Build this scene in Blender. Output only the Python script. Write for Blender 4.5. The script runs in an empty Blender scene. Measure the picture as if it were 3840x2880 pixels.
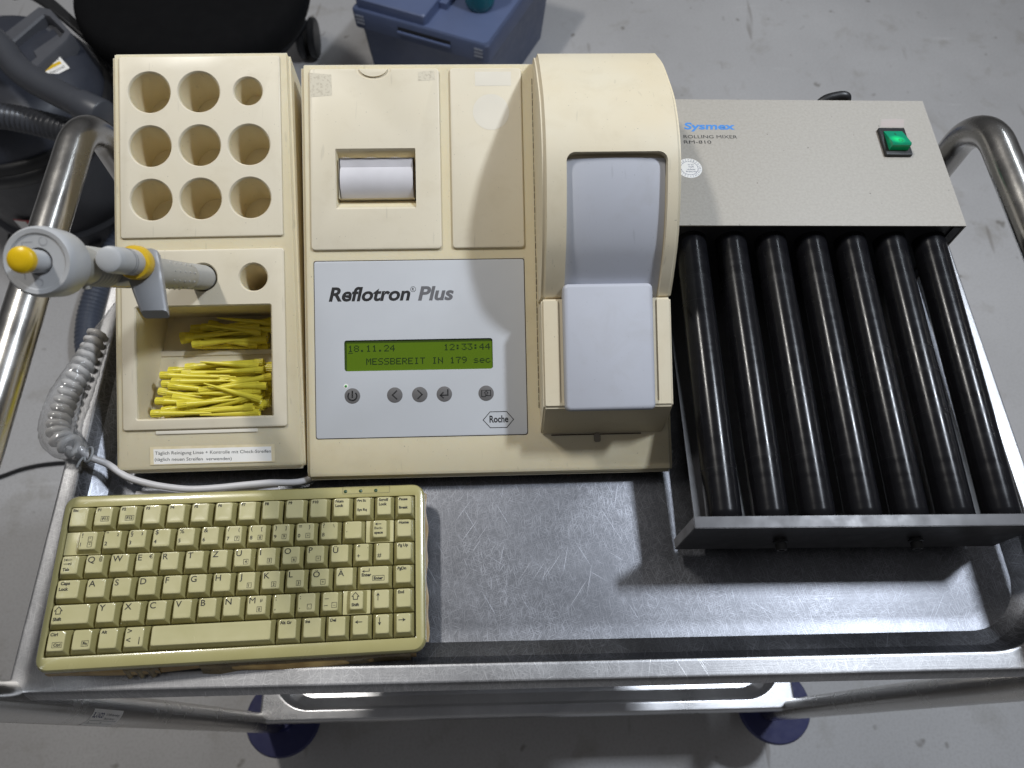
import bpy, bmesh, math, random
from mathutils import Vector, Matrix, Euler
random.seed(7)
C = bpy.context.scene.collection
SC = bpy.context.scene
PI = math.pi
S = 0.01                                   # shapes below are written in centimetres

# ------------------------------------------------------------------ camera
cam_d = bpy.data.cameras.new('camera')
cam = bpy.data.objects.new('camera', cam_d); C.objects.link(cam)
SC.camera = cam
def cam_matrix(pitch, roll, yaw):
    return Matrix.Rotation(yaw, 3, 'Z') @ Matrix.Rotation(pitch, 3, 'X') @ Matrix.Rotation(roll, 3, 'Z')
cam.matrix_world = Matrix.Translation((0, 0, .617)) @ cam_matrix(.45266329, .05344052, -.07170807).to_4x4()
cam_d.sensor_width = 36; cam_d.lens = 36 * 2767.656 / 3840
cam_d.clip_start = .02; cam_d.clip_end = 60
cam_d.dof.use_dof = True; cam_d.dof.focus_distance = .60; cam_d.dof.aperture_fstop = 9

# ------------------------------------------------------------------ world and lamps
world = bpy.data.worlds.new('World'); SC.world = world; world.use_nodes = True
wn = world.node_tree; wn.nodes.clear()
wo = wn.nodes.new('ShaderNodeOutputWorld'); wb = wn.nodes.new('ShaderNodeBackground')
wt = wn.nodes.new('ShaderNodeTexCoord'); wsx = wn.nodes.new('ShaderNodeSeparateXYZ'); wr = wn.nodes.new('ShaderNodeValToRGB')
wn.links.new(wt.outputs['Generated'], wsx.inputs[0]); wn.links.new(wsx.outputs['Z'], wr.inputs[0])
wr.color_ramp.elements[0].position = 0.0; wr.color_ramp.elements[0].color = (.045, .045, .047, 1)
wr.color_ramp.elements[1].position = .9; wr.color_ramp.elements[1].color = (.165, .165, .17, 1)
wn.links.new(wr.outputs[0], wb.inputs[0]); wb.inputs[1].default_value = 1.0
wn.links.new(wb.outputs[0], wo.inputs[0])

def lamp(name, loc, sx, sy, power, col, rot=(0, 0, 0)):
    d = bpy.data.lights.new(name, 'AREA'); d.shape = 'RECTANGLE'; d.size = sx * S; d.size_y = sy * S
    d.energy = power; d.color = col
    o = bpy.data.objects.new(name, d); C.objects.link(o)
    o.location = Vector(loc) * S; o.rotation_euler = rot
    return o
lamp('ceiling_lamp', (122, 78, 195), 14, 26, 34, (.87, .94, 1.04), (0, math.radians(25), 0))
lamp('ceiling_lamp', (122, 170, 195), 12, 110, 9, (.84, .92, 1.0), (0, math.radians(25), 0))
lamp('ceiling_lamp', (-84, 105, 185), 12, 30, 22.5, (1.0, .97, .92), (0, math.radians(-25), 0))

SC.view_settings.view_transform = 'Standard'; SC.view_settings.look = 'None'
SC.view_settings.exposure = 0; SC.view_settings.gamma = 1; SC.view_settings.use_curve_mapping = False
SC.cycles.use_denoising = True
SC.cycles.max_bounces = 12; SC.cycles.diffuse_bounces = 8; SC.cycles.transparent_max_bounces = 24
SC.cycles.caustics_reflective = False; SC.cycles.caustics_refractive = False
SC.cycles.sample_clamp_indirect = 6

# ------------------------------------------------------------------ materials
def new_mat(name):
    m = bpy.data.materials.new(name); m.use_nodes = True
    return m, m.node_tree, m.node_tree.nodes['Principled BSDF']
def N(nt, t, **kw):
    n = nt.nodes.new(t)
    for k, v in kw.items():
        if k in ('vector_type', 'operation', 'blend_type', 'data_type', 'noise_dimensions', 'feature', 'distance'): setattr(n, k, v)
        else: n.inputs[k].default_value = v
    return n
def noise(nt, co, scale, detail=3, rough=.55, dist=0):
    n = N(nt, 'ShaderNodeTexNoise', Scale=scale, Detail=detail, Roughness=rough, Distortion=dist)
    nt.links.new(co, n.inputs['Vector']); return n.outputs['Fac']
def ramp(nt, fac, stops):
    r = nt.nodes.new('ShaderNodeValToRGB'); e = r.color_ramp.elements
    while len(e) > len(stops): e.remove(e[-1])
    while len(e) < len(stops): e.new(.5)
    for i, (p, c) in enumerate(stops):
        e[i].position = p; e[i].color = (c, c, c, 1) if isinstance(c, (int, float)) else (*c, 1)
    nt.links.new(fac, r.inputs[0]); return r.outputs[0]
def mixc(nt, fac, a, b, mode='MIX'):
    n = nt.nodes.new('ShaderNodeMix'); n.data_type = 'RGBA'; n.blend_type = mode
    for idx, v in ((0, fac), (6, a), (7, b)):
        if hasattr(v, 'links'): nt.links.new(v, n.inputs[idx])
        else: n.inputs[idx].default_value = v if idx == 0 else (*v, 1)
    return n.outputs[2]
def coords(nt, scale=(1, 1, 1), rot=(0, 0, 0), loc=(0, 0, 0)):
    t = nt.nodes.new('ShaderNodeTexCoord'); m = nt.nodes.new('ShaderNodeMapping')
    m.inputs['Scale'].default_value = scale; m.inputs['Rotation'].default_value = rot; m.inputs['Location'].default_value = loc
    nt.links.new(t.outputs['Object'], m.inputs[0]); return m.outputs[0]
def bump(nt, b, h, strength, dist=.001, prev=None):
    n = nt.nodes.new('ShaderNodeBump'); n.inputs['Strength'].default_value = strength; n.inputs['Distance'].default_value = dist
    nt.links.new(h, n.inputs['Height'])
    if prev is not None: nt.links.new(prev, n.inputs['Normal'])
    nt.links.new(n.outputs[0], b.inputs['Normal']); return n.outputs[0]

def plastic(name, col, rough=.45, col2=None, var=12, grain=0.15, gscale=1800, coat=0, specks=0, metal=0, spec=.5):
    col = tuple(c * 1.15 for c in col); col2 = tuple(c * 1.15 for c in col2) if col2 else None
    m, nt, b = new_mat(name); co = coords(nt)
    col2 = col2 or tuple(c * .90 for c in col)
    f = ramp(nt, noise(nt, co, var, 4), [(.35, 0), (.68, 1)])
    c = mixc(nt, f, col, col2)
    if specks:
        sp = ramp(nt, noise(nt, co, 620, 1, .2), [(.79, 0), (.81, specks)])
        c = mixc(nt, sp, c, tuple(x * .25 for x in col))
        g = ramp(nt, noise(nt, co, 34, 5, .65, .4), [(.52, 0), (.74, .16)])
        c = mixc(nt, g, c, tuple(x * k for x, k in zip(col, (.62, .55, .42))))
        st = ramp(nt, noise(nt, coords(nt, (240, 26, 120), (0, 0, .5)), 1, 1, .3), [(.74, 0), (.78, .22)])
        c = mixc(nt, st, c, tuple(x * .5 for x in col))
    nt.links.new(c, b.inputs['Base Color'])
    rr = ramp(nt, noise(nt, co, var * 3, 3), [(.3, max(0, rough - .06)), (.7, min(1, rough + .06))])
    nt.links.new(rr, b.inputs['Roughness'])
    b.inputs['Metallic'].default_value = metal; b.inputs['Specular IOR Level'].default_value = spec
    if coat: b.inputs['Coat Weight'].default_value = coat; b.inputs['Coat Roughness'].default_value = .08
    if grain: bump(nt, b, noise(nt, co, gscale, 2), grain, .0003)
    return m
CREAM = plastic('cream_plastic', (.595, .545, .425), .48, (.585, .51, .365), 9, .16, 1500, specks=.5)
BODYC = plastic('yellowed_cream_plastic', (.605, .545, .395), .48, (.595, .52, .35), 7, .16, 1500, specks=.5)
CREAM2 = plastic('cream_panel_plastic', (.60, .548, .435), .42, (.59, .53, .40), 8, .16, 1300, specks=.4)
PALE = plastic('unfaded_plastic', (.66, .62, .53), .48)
for mm in (BODYC,):
    pb = mm.node_tree.nodes['Principled BSDF']; pb.inputs['Subsurface Weight'].default_value = .35; pb.inputs['Subsurface Radius'].default_value = (1, .8, .5); pb.inputs['Subsurface Scale'].default_value = .007
GREYP = plastic('grey_overlay', (.475, .49, .515), .38, (.455, .47, .495), 14, .05)
GREYLID = plastic('grey_lid', (.40, .413, .46), .5, (.385, .397, .44), 12, .12, specks=.25)
DARKSEAM = plastic('dark_seam', (.05, .035, .02), .8, grain=0)
DARKGREY = plastic('button_grey', (.125, .12, .12), .5, grain=.05)
INK = plastic('black_ink', (.012, .012, .013), .5, grain=0)
INKG = plastic('grey_ink', (.12, .12, .13), .5, grain=0)
INKK = plastic('faded_key_ink', (.012, .011, .007), .5, grain=0)
INKB = plastic('blue_ink', (.05, .21, .55), .5, grain=0)
NAVYINK = plastic('navy_ink', (.02, .025, .10), .5, grain=0)
PAPER = plastic('white_paper', (.52, .51, .535), .7, (.47, .46, .48), 30, .1)
LABELW = plastic('label_white', (.80, .79, .77), .5, (.74, .72, .68), 40, 0)
KEYM = plastic('yellowed_key', (.48, .44, .24), .22, (.43, .395, .20), 30, .03, coat=.9)
KSKIRT = plastic('shaded_key_skirt', (.31, .28, .125), .3, (.26, .235, .10), 30, .03, coat=.7)  # shade on the keycap sides, put into a darker olive colour
KCASE = plastic('yellowed_case', (.37, .335, .15), .25, (.33, .295, .12), 20, .03, coat=.8)
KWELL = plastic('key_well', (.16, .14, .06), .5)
FILM = plastic('amber_film', (.52, .36, .14), .35, (.30, .19, .07), 60, .1, coat=.3)
TAPE = plastic('brown_tape', (.12, .09, .045), .3, (.20, .15, .07), 90, .1, coat=.3)
LEDG = plastic('dark_green_led', (.015, .05, .02), .2, grain=0)
BLACKP = plastic('black_plastic', (.012, .012, .013), .42, grain=.1)
BLACKM = plastic('black_metal', (.022, .022, .026), .42, (.016, .016, .018), 40, .08)
PLATEM = plastic('black_plate', (.040, .038, .040), .36, (.03, .029, .03), 25, .06, metal=.25)
FABRIC = plastic('black_fabric', (.004, .004, .0045), .9, grain=.3, gscale=900, spec=.12)
LGREY = plastic('light_grey_plastic', (.40, .405, .41), .42, (.37, .375, .38), 30, .05)
MGREY = plastic('mid_grey_plastic', (.34, .333, .31), .45, (.31, .303, .28), 40, .06)
HGREY = plastic('hook_grey', (.27, .274, .285), .4, (.245, .25, .26), 30, .05)
YELLOW = plastic('yellow_plastic', (.66, .43, .005), .3, (.62, .40, .004), 40, 0)
YELRING = plastic('amber_ring', (.62, .40, .02), .35, grain=0)
VBLUE = plastic('slate_plastic', (.033, .037, .050), .5, (.028, .031, .042), 20, .1)
VGREY = plastic('grey_cleaner_plastic', (.080, .083, .094), .5, (.07, .072, .082), 20, .1)
VHOSE = plastic('hose_plastic', (.050, .053, .062), .35, grain=.05)
VHOSE2 = plastic('suction_hose_plastic', (.055, .065, .090), .42, grain=.05)
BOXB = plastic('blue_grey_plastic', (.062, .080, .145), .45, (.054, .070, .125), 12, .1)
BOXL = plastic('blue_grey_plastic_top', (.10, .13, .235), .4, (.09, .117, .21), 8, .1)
BUMP = plastic('blue_rubber', (.008, .011, .075), .55, (.012, .015, .09), 40, .1)
CABLE = plastic('cable_grey', (.50, .49, .50), .4, (.46, .45, .46), 30, 0)
COILM = plastic('coil_grey', (.46, .45, .44), .4, (.42, .41, .40), 30, 0)
TIEM = plastic('tie_grey', (.33, .34, .35), .4, grain=0)

def m_housing():
    m, nt, b = new_mat('textured_enamel'); co = coords(nt)
    c = mixc(nt, ramp(nt, noise(nt, co, 420, 3), [(.35, 0), (.65, 1)]), (.335, .312, .272), (.375, .35, .31))
    c = mixc(nt, ramp(nt, noise(nt, co, 260, 1, .2), [(.80, 0), (.82, .7)]), c, (.12, .11, .10))
    nt.links.new(c, b.inputs['Base Color']); b.inputs['Roughness'].default_value = .38
    bump(nt, b, noise(nt, co, 420, 3), .2, .0006); return m
HOUSE = m_housing()

def steel(name, base, rough, scratch):
    """Worn stainless steel: cloudy polish, fine crossing grain, a few longer scratches."""
    m, nt, b = new_mat(name); b.inputs['Metallic'].default_value = 1
    co = coords(nt)
    def math_(op, x, y):
        q = nt.nodes.new('ShaderNodeMath'); q.operation = op
        for i, v in enumerate((x, y)):
            if hasattr(v, 'links'): nt.links.new(v, q.inputs[i])
            else: q.inputs[i].default_value = v
        return q.outputs[0]
    def streak(k, ang, sx, sy, dist=.05):
        t = nt.nodes.new('ShaderNodeTexCoord'); w1 = nt.nodes.new('ShaderNodeMapping'); w1.inputs['Rotation'].default_value = (0, 0, ang)
        nt.links.new(t.outputs['Object'], w1.inputs[0])
        w2 = nt.nodes.new('ShaderNodeMapping'); w2.inputs['Scale'].default_value = (sx, sy, 40); w2.inputs['Location'].default_value = (k * 3.1, k * 7.7, k)
        nt.links.new(w1.outputs[0], w2.inputs[0]); return noise(nt, w2.outputs[0], 1, 1, .3, dist)
    polish = ramp(nt, noise(nt, co, 7, 4, .6, .5), [(.32, 0), (.70, 1)])
    worn = ramp(nt, noise(nt, co, 13, 3), [(.34, .35), (.62, 1)])
    lon = None
    for k, (ang, sx, sy, lo, amp) in enumerate(((1.05, 17, 1500, .75, .7), (-.95, 19, 1600, .755, .7), (.55, 24, 1700, .76, .6), (-1.35, 16, 1500, .755, .6))):
        f = ramp(nt, streak(k, ang, sx, sy), [(lo, 0), (lo + .04, amp)]); lon = f if lon is None else math_('MAXIMUM', lon, f)
    sho = None
    for k, (ang, sx, sy) in enumerate(((1.2, 90, 1500), (-1.0, 95, 1600), (.35, 110, 1700), (1.5, 80, 1400), (-.35, 120, 1700))):
        f = ramp(nt, streak(k + 5, ang, sx, sy), [(.56, 0), (.78, 1)]); sho = f if sho is None else math_('MAXIMUM', sho, f)
    sho = math_('MULTIPLY', sho, worn)
    tot = math_('MULTIPLY', math_('MAXIMUM', math_('MULTIPLY', sho, .50), lon), scratch)
    c = mixc(nt, polish, tuple(x * .78 for x in base), tuple(x * 1.08 for x in base))
    c = mixc(nt, tot, c, tuple(min(1, x * 3.4) for x in base))
    nt.links.new(c, b.inputs['Base Color'])
    c = mixc(nt, ramp(nt, noise(nt, co, 60, 4, .7), [(.50, 0), (.72, .35)]), c, tuple(x * .45 for x in base))
    dk = ramp(nt, streak(31, .75, 40, 1300), [(.70, 0), (.74, .6)])
    c = mixc(nt, dk, c, tuple(x * .3 for x in base))
    r1 = ramp(nt, polish, [(0, rough * .85), (1, rough * 1.25)])
    nt.links.new(mixc(nt, tot, r1, (.46, .46, .46)), b.inputs['Roughness'])
    p = bump(nt, b, noise(nt, coords(nt, (12, 900, 60)), 1, 2), .10, .0003)
    p = bump(nt, b, tot, .2, .0003, p)
    bump(nt, b, noise(nt, co, 18, 2), .05, .004, p)
    return m
STEEL = steel('scratched_steel', (.165, .17, .186), .40, .85)
RIMST = steel('rim_steel', (.37, .37, .38), .40, .6)
SHELF = steel('shelf_steel', (.50, .50, .51), .30, .3)
def m_tube():
    m, nt, b = new_mat('tube_steel'); b.inputs['Metallic'].default_value = 1; co = coords(nt)
    sp = ramp(nt, noise(nt, coords(nt, (700, 260, 700)), 1, 2), [(.60, 0), (.72, 1)])
    nt.links.new(mixc(nt, sp, (.50, .485, .46), (.62, .61, .60)), b.inputs['Base Color'])
    nt.links.new(ramp(nt, noise(nt, co, 40, 4), [(.3, .19), (.7, .30)]), b.inputs['Roughness'])
    return m
TUBE = m_tube()
def m_roller():
    m, nt, b = new_mat('black_roller_rubber'); co = coords(nt); b.inputs['Specular IOR Level'].default_value = .20
    nt.links.new(mixc(nt, noise(nt, coords(nt, (1, 110, 1)), 1, 2), (.004, .004, .005), (.010, .010, .012)), b.inputs['Base Color'])
    nt.links.new(ramp(nt, noise(nt, coords(nt, (3, 130, 3)), 1, 3), [(.35, .17), (.68, .29)]), b.inputs['Roughness'])
    bump(nt, b, noise(nt, coords(nt, (6, 300, 6)), 1, 2), .03, .0003)
    return m
ROLLER = m_roller()
def m_floor():
    m, nt, b = new_mat('painted_concrete'); co = coords(nt)
    c = mixc(nt, ramp(nt, noise(nt, co, 1.6, 6, .6), [(.3, 0), (.7, 1)]), (.43, .422, .42), (.53, .522, .52))
    c = mixc(nt, ramp(nt, noise(nt, co, 9, 5, .65, .3), [(.56, 0), (.74, .65)]), c, (.33, .31, .28))
    c = mixc(nt, ramp(nt, noise(nt, co, 26, 2, .4), [(.70, 0), (.76, .8)]), c, (.20, .185, .165))
    c = mixc(nt, ramp(nt, noise(nt, coords(nt, (5, 34, 1), (0, 0, .7)), 1, 2), [(.68, 0), (.75, .45)]), c, (.58, .575, .57))
    c = mixc(nt, ramp(nt, noise(nt, coords(nt, (30, 4, 1), (0, 0, .3)), 1, 2, .4, .4), [(.70, 0), (.75, .5)]), c, (.19, .165, .14))
    c = mixc(nt, ramp(nt, noise(nt, co, 210, 3), [(.35, .22), (.55, 0)]), c, (.27, .255, .24))
    nt.links.new(c, b.inputs['Base Color'])
    nt.links.new(ramp(nt, noise(nt, co, 5, 4), [(.3, .42), (.7, .6)]), b.inputs['Roughness'])
    bump(nt, b, noise(nt, co, 120, 4), .06, .002); return m
FLOOR = m_floor()
def m_tip():
    m, nt, b = new_mat('yellow_translucent_plastic'); nt.nodes.remove(b); out = nt.nodes['Material Output']
    d = nt.nodes.new('ShaderNodeBsdfDiffuse'); d.inputs[0].default_value = (1, .87, .085, 1)
    t = nt.nodes.new('ShaderNodeBsdfTranslucent'); t.inputs[0].default_value = (1, .90, .09, 1)
    p = nt.nodes.new('ShaderNodeBsdfTransparent'); p.inputs[0].default_value = (1, .98, .50, 1)
    g = nt.nodes.new('ShaderNodeBsdfGlossy'); g.inputs['Roughness'].default_value = .28
    fr = nt.nodes.new('ShaderNodeFresnel'); fr.inputs[0].default_value = 1.45
    def mx(f, x, y):
        q = nt.nodes.new('ShaderNodeMixShader')
        if hasattr(f, 'links'): nt.links.new(f, q.inputs[0])
        else: q.inputs[0].default_value = f
        nt.links.new(x, q.inputs[1]); nt.links.new(y, q.inputs[2]); return q.outputs[0]
    nt.links.new(mx(fr.outputs[0], mx(.10, mx(.28, d.outputs[0], t.outputs[0]), p.outputs[0]), g.outputs[0]), out.inputs[0])
    return m
TIP = m_tip()
def m_film():
    m, nt, b = new_mat('clear_film'); nt.nodes.remove(b)
    out = nt.nodes['Material Output']; t = nt.nodes.new('ShaderNodeBsdfTransparent'); g = nt.nodes.new('ShaderNodeBsdfGlossy')
    d = nt.nodes.new('ShaderNodeBsdfDiffuse'); d.inputs[0].default_value = (.80, .80, .81, 1)
    g.inputs['Roughness'].default_value = .10; t.inputs[0].default_value = (.93, .93, .93, 1)
    lw = nt.nodes.new('ShaderNodeLayerWeight'); lw.inputs[0].default_value = .16
    m1 = nt.nodes.new('ShaderNodeMixShader'); m2 = nt.nodes.new('ShaderNodeMixShader'); m2.inputs[0].default_value = .20
    bn = nt.nodes.new('ShaderNodeBump'); bn.inputs['Strength'].default_value = .6; bn.inputs['Distance'].default_value = .005
    nt.links.new(noise(nt, coords(nt), 45, 2, .5, .6), bn.inputs['Height']); nt.links.new(bn.outputs[0], g.inputs['Normal'])
    nt.links.new(t.outputs[0], m2.inputs[1]); nt.links.new(d.outputs[0], m2.inputs[2])
    nt.links.new(lw.outputs['Facing'], m1.inputs[0]); nt.links.new(m2.outputs[0], m1.inputs[1]); nt.links.new(g.outputs[0], m1.inputs[2])
    nt.links.new(m1.outputs[0], out.inputs[0]); return m
CLEAR = m_film()
def m_lcd():
    m, nt, b = new_mat('lcd_green'); b.inputs['Base Color'].default_value = (.085, .145, .005, 1); b.inputs['Roughness'].default_value = .18
    b.inputs['Emission Color'].default_value = (.10, .21, .004, 1); b.inputs['Emission Strength'].default_value = .10; return m
LCD = m_lcd()
LCDINK = plastic('lcd_segments', (.012, .03, .004), .3, grain=0)
def m_rocker():
    m, nt, b = new_mat('green_translucent_switch'); co = coords(nt, loc=(-.3745, -.4880, -.115))
    b.inputs['Base Color'].default_value = (.005, .22, .13, 1); b.inputs['Roughness'].default_value = .22
    g = nt.nodes.new('ShaderNodeTexGradient'); g.gradient_type = 'SPHERICAL'
    mp = nt.nodes.new('ShaderNodeMapping'); mp.inputs['Scale'].default_value = (130, 130, 130); nt.links.new(co, mp.inputs[0]); nt.links.new(mp.outputs[0], g.inputs[0])
    b.inputs['Emission Color'].default_value = (.01, .75, .15, 1)
    nt.links.new(ramp(nt, g.outputs['Fac'], [(0, .05), (1, 1.0)]), b.inputs['Emission Strength']); return m
ROCKER = m_rocker()
def m_teal():
    m, nt, b = new_mat('teal_clear_plastic'); b.inputs['Base Color'].default_value = (.01, .28, .33, 1); b.inputs['Roughness'].default_value = .12
    b.inputs['Transmission Weight'].default_value = .5; return m
TEAL = m_teal()
def m_residue():
    m, nt, b = new_mat('adhesive_residue'); co = coords(nt)
    nt.links.new(mixc(nt, ramp(nt, noise(nt, co, 420, 3), [(.5, 0), (.62, 1)]), (.655, .60, .475), (.54, .485, .375)), b.inputs['Base Color'])
    b.inputs['Roughness'].default_value = .65; return m
RESID = m_residue()
PINK = plastic('pink_residue', (.36, .305, .285), .6, (.345, .315, .29), 200, .2)
GOLDT = plastic('yellowed_tape', (.62, .53, .33), .35, (.70, .62, .45), 120, .1)
REDM = plastic('red_print', (.35, .02, .02), .5, grain=0)

# ------------------------------------------------------------------ mesh helpers (centimetres)
def rrect(x0, y0, x1, y1, r, n=5):
    r = max(1e-4, min(r, (x1 - x0) / 2 - 1e-4, (y1 - y0) / 2 - 1e-4)); out = []
    for cx, cy, a in ((x1 - r, y1 - r, 0), (x0 + r, y1 - r, PI / 2), (x0 + r, y0 + r, PI), (x1 - r, y0 + r, 1.5 * PI)):
        for k in range(n + 1):
            t = a + k * PI / 2 / n; out.append((cx + r * math.cos(t), cy + r * math.sin(t)))
    return out
def circ(cx, cy, r, n=32, ry=None):
    return [(cx + r * math.cos(2 * PI * k / n), cy + (ry or r) * math.sin(2 * PI * k / n)) for k in range(n)]
def loft(bm, loops, cap0=True, cap1=True, mi=0, closed=True):
    rows = [[bm.verts.new(p) for p in l] for l in loops]; n = len(rows[0]); fs = []
    for a, b in zip(rows, rows[1:]):
        for k in range(n if closed else n - 1):
            fs.append(bm.faces.new((a[k], a[(k + 1) % n], b[(k + 1) % n], b[k])))
    if cap0: fs.append(bm.faces.new(rows[0][::-1]))
    if cap1: fs.append(bm.faces.new(rows[-1]))
    for f in fs: f.material_index = mi
    return rows
def plate(bm, x0, y0, x1, y1, z0, z1, r=.1, c=.05, mi=0, n=5, ce=3):
    ls = [[(x, y, z0) for x, y in rrect(x0, y0, x1, y1, r, n)]]
    for k in range(ce + 1):
        a = k * PI / 2 / ce; i = c * (1 - math.cos(a)); z = z1 - c + c * math.sin(a)
        ls.append([(x, y, z) for x, y in rrect(x0 + i, y0 + i, x1 - i, y1 - i, max(r - i, .001), n)])
    loft(bm, ls, mi=mi)
def prism(bm, poly, z0, z1, mi=0):
    loft(bm, [[(x, y, z0) for x, y in poly], [(x, y, z1) for x, y in poly]], mi=mi)
def flat(bm, poly, z, mi=0):
    f = bm.faces.new([bm.verts.new((x, y, z)) for x, y in poly]); f.material_index = mi
def box(bm, x0, y0, z0, x1, y1, z1, mi=0):
    prism(bm, [(x0, y0), (x1, y0), (x1, y1), (x0, y1)], z0, z1, mi)
def ring(bm, cx, cy, r0, r1, z, a0=0, a1=2 * PI, n=40, mi=0):
    for k in range(n):
        t, u = a0 + (a1 - a0) * k / n, a0 + (a1 - a0) * (k + 1) / n
        flat(bm, [(cx + r1 * math.cos(t), cy + r1 * math.sin(t)), (cx + r1 * math.cos(u), cy + r1 * math.sin(u)), (cx + r0 * math.cos(u), cy + r0 * math.sin(u)), (cx + r0 * math.cos(t), cy + r0 * math.sin(t))], z, mi)
def seg(bm, x0, y0, x1, y1, w, z, mi=0):
    d = Vector((x1 - x0, y1 - y0)); d.normalize(); nx, ny = -d.y * w / 2, d.x * w / 2
    flat(bm, [(x0 + nx, y0 + ny), (x0 - nx, y0 - ny), (x1 - nx, y1 - ny), (x1 + nx, y1 + ny)], z, mi)
def polyline(bm, pts, w, z, mi=0, close=False):
    pts = list(pts); q = pts + ([pts[0]] if close else [])
    for i, (a, b) in enumerate(zip(q, q[1:])):
        dx, dy = b[0] - a[0], b[1] - a[1]; l = math.hypot(dx, dy) or 1; e = w * .48 / l
        seg(bm, a[0] - dx * e, a[1] - dy * e, b[0] + dx * e, b[1] + dy * e, w, z + .0006 * (i % 5), mi)
def frame_box(bm, x0, y0, x1, y1, w, z, mi=0):
    polyline(bm, [(x0, y0), (x1, y0), (x1, y1), (x0, y1)], w, z, mi, True)
def arrow(bm, x0, y0, x1, y1, w, hd, z, mi=0):
    a = Vector((x0, y0)); b = Vector((x1, y1)); d = (b - a).normalized(); nrm = Vector((-d.y, d.x))
    seg(bm, a.x, a.y, b.x - d.x * hd * .7, b.y - d.y * hd * .7, w, z, mi)
    p = b - d * hd; q = [b, p + nrm * hd * .55, b - d * hd * .75, p - nrm * hd * .55]
    flat(bm, [tuple(v) for v in q], z + .001, mi)
def lathe(bm, prof, n=40, mi=0, axis='Z', c=(0, 0, 0), cap=True):
    ls = []
    for r, h in prof:
        l = []
        for k in range(n):
            t = 2 * PI * k / n; x, y = r * math.cos(t), r * math.sin(t)
            l.append({'Z': (c[0] + x, c[1] + y, c[2] + h), 'Y': (c[0] + x, c[1] + h, c[2] - y), 'X': (c[0] + h, c[1] + x, c[2] + y)}[axis])
        ls.append(l)
    loft(bm, ls, cap, cap, mi)
def spline(pts, n=6):
    out = []; P = [Vector(p) for p in pts]
    for i in range(len(P) - 1):
        a, b, c, d = P[max(i - 1, 0)], P[i], P[i + 1], P[min(i + 2, len(P) - 1)]
        for k in range(n):
            t = k / n
            out.append(.5 * ((2 * b) + (c - a) * t + (2 * a - 5 * b + 4 * c - d) * t * t + (3 * b - a - 3 * c + d) * t ** 3))
    out.append(P[-1]); return out
def tube(bm, pts, r, n=14, mi=0, cap=True):
    P = [Vector(p) for p in pts]; up = None; ls = []
    for i, p in enumerate(P):
        t = (P[min(i + 1, len(P) - 1)] - P[max(i - 1, 0)]).normalized()
        if up is None: up = Vector((0, 0, 1)) if abs(t.z) < .9 else Vector((1, 0, 0))
        s = t.cross(up).normalized(); up = s.cross(t).normalized()
        rr = r(i / (len(P) - 1)) if callable(r) else r
        ls.append([tuple(p + (s * math.cos(2 * PI * k / n) + up * math.sin(2 * PI * k / n)) * rr) for k in range(n)])
    loft(bm, ls, cap, cap, mi); return ls
def bend_path(corners, rad, n=8):
    P = [Vector(p) for p in corners]; out = [P[0]]
    for a, b, c in zip(P, P[1:], P[2:]):
        d1 = (a - b).normalized(); d2 = (c - b).normalized(); s, e = b + d1 * rad, b + d2 * rad
        ctr = b + (d1 + d2).normalized() * rad * math.sqrt(2)
        for k in range(n + 1):
            t = k / n * PI / 2
            out.append(ctr + (s - ctr) * math.cos(t) + (e - ctr) * math.sin(t))
    out.append(P[-1]); return out
_tc = {}
def glyphs(s, shear=0, bold=0):
    k = (s, shear, bold)
    if k not in _tc:
        cu = bpy.data.curves.new('lettering', 'FONT'); cu.body = s; cu.size = 1; cu.shear = shear; cu.offset = bold; cu.resolution_u = 4
        o = bpy.data.objects.new('lettering', cu); me = bpy.data.meshes.new_from_object(o)
        _tc[k] = ([tuple(v.co[:2]) for v in me.vertices], [tuple(p.vertices) for p in me.polygons])
        bpy.data.objects.remove(o); bpy.data.curves.remove(cu); bpy.data.meshes.remove(me)
    return _tc[k]
CAP = max(v[1] for v in glyphs('H')[0])
def text(bm, s, x, y, h, z=0, mi=0, w=None, shear=0, bold=0, align='L', rot=0, fn=None):
    """s with its left (or centre) at x, baseline y and capital height h; w squeezes it to that width."""
    vs, fs = glyphs(s, shear, bold)
    if not vs: return
    k = h / CAP; x0 = min(v[0] for v in vs); x1 = max(v[0] for v in vs)
    kx = w / (x1 - x0) if w else k
    off = -x0 if align == 'L' else -(x0 + x1) / 2
    cr, sr = math.cos(rot), math.sin(rot); nv = []
    for a, b in vs:
        a, b = (a + off) * kx, b * k; p = (x + a * cr - b * sr, y + a * sr + b * cr, z)
        nv.append(bm.verts.new(fn(*p) if fn else p))
    for f in fs:
        try: bm.faces.new([nv[i] for i in f]).material_index = mi
        except ValueError: pass
def fin(name, bm, mats, parent=None, loc=(0, 0, 0), rot=(0, 0, 0), smooth=35, bev=None, fix=True):
    if fix: bmesh.ops.recalc_face_normals(bm, faces=bm.faces)
    if bev:
        es = [e for e in bm.edges if len(e.link_faces) == 2 and e.calc_face_angle(0) > math.radians(bev[1] if len(bev) > 1 else 30)]
        bmesh.ops.bevel(bm, geom=es, offset=bev[0], segments=3, affect='EDGES', clamp_overlap=True)
    bmesh.ops.scale(bm, vec=(S, S, S), verts=bm.verts)
    me = bpy.data.meshes.new(name); bm.to_mesh(me); bm.free()
    for m in (mats if isinstance(mats, (list, tuple)) else [mats]): me.materials.append(m)
    if smooth:
        me.polygons.foreach_set('use_smooth', [True] * len(me.polygons)); me.set_sharp_from_angle(angle=math.radians(smooth))
    o = bpy.data.objects.new(name, me); C.objects.link(o)
    o.location = Vector(loc) * S; o.rotation_euler = rot
    if parent: o.parent = parent
    return o
def B(): return bmesh.new()
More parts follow.
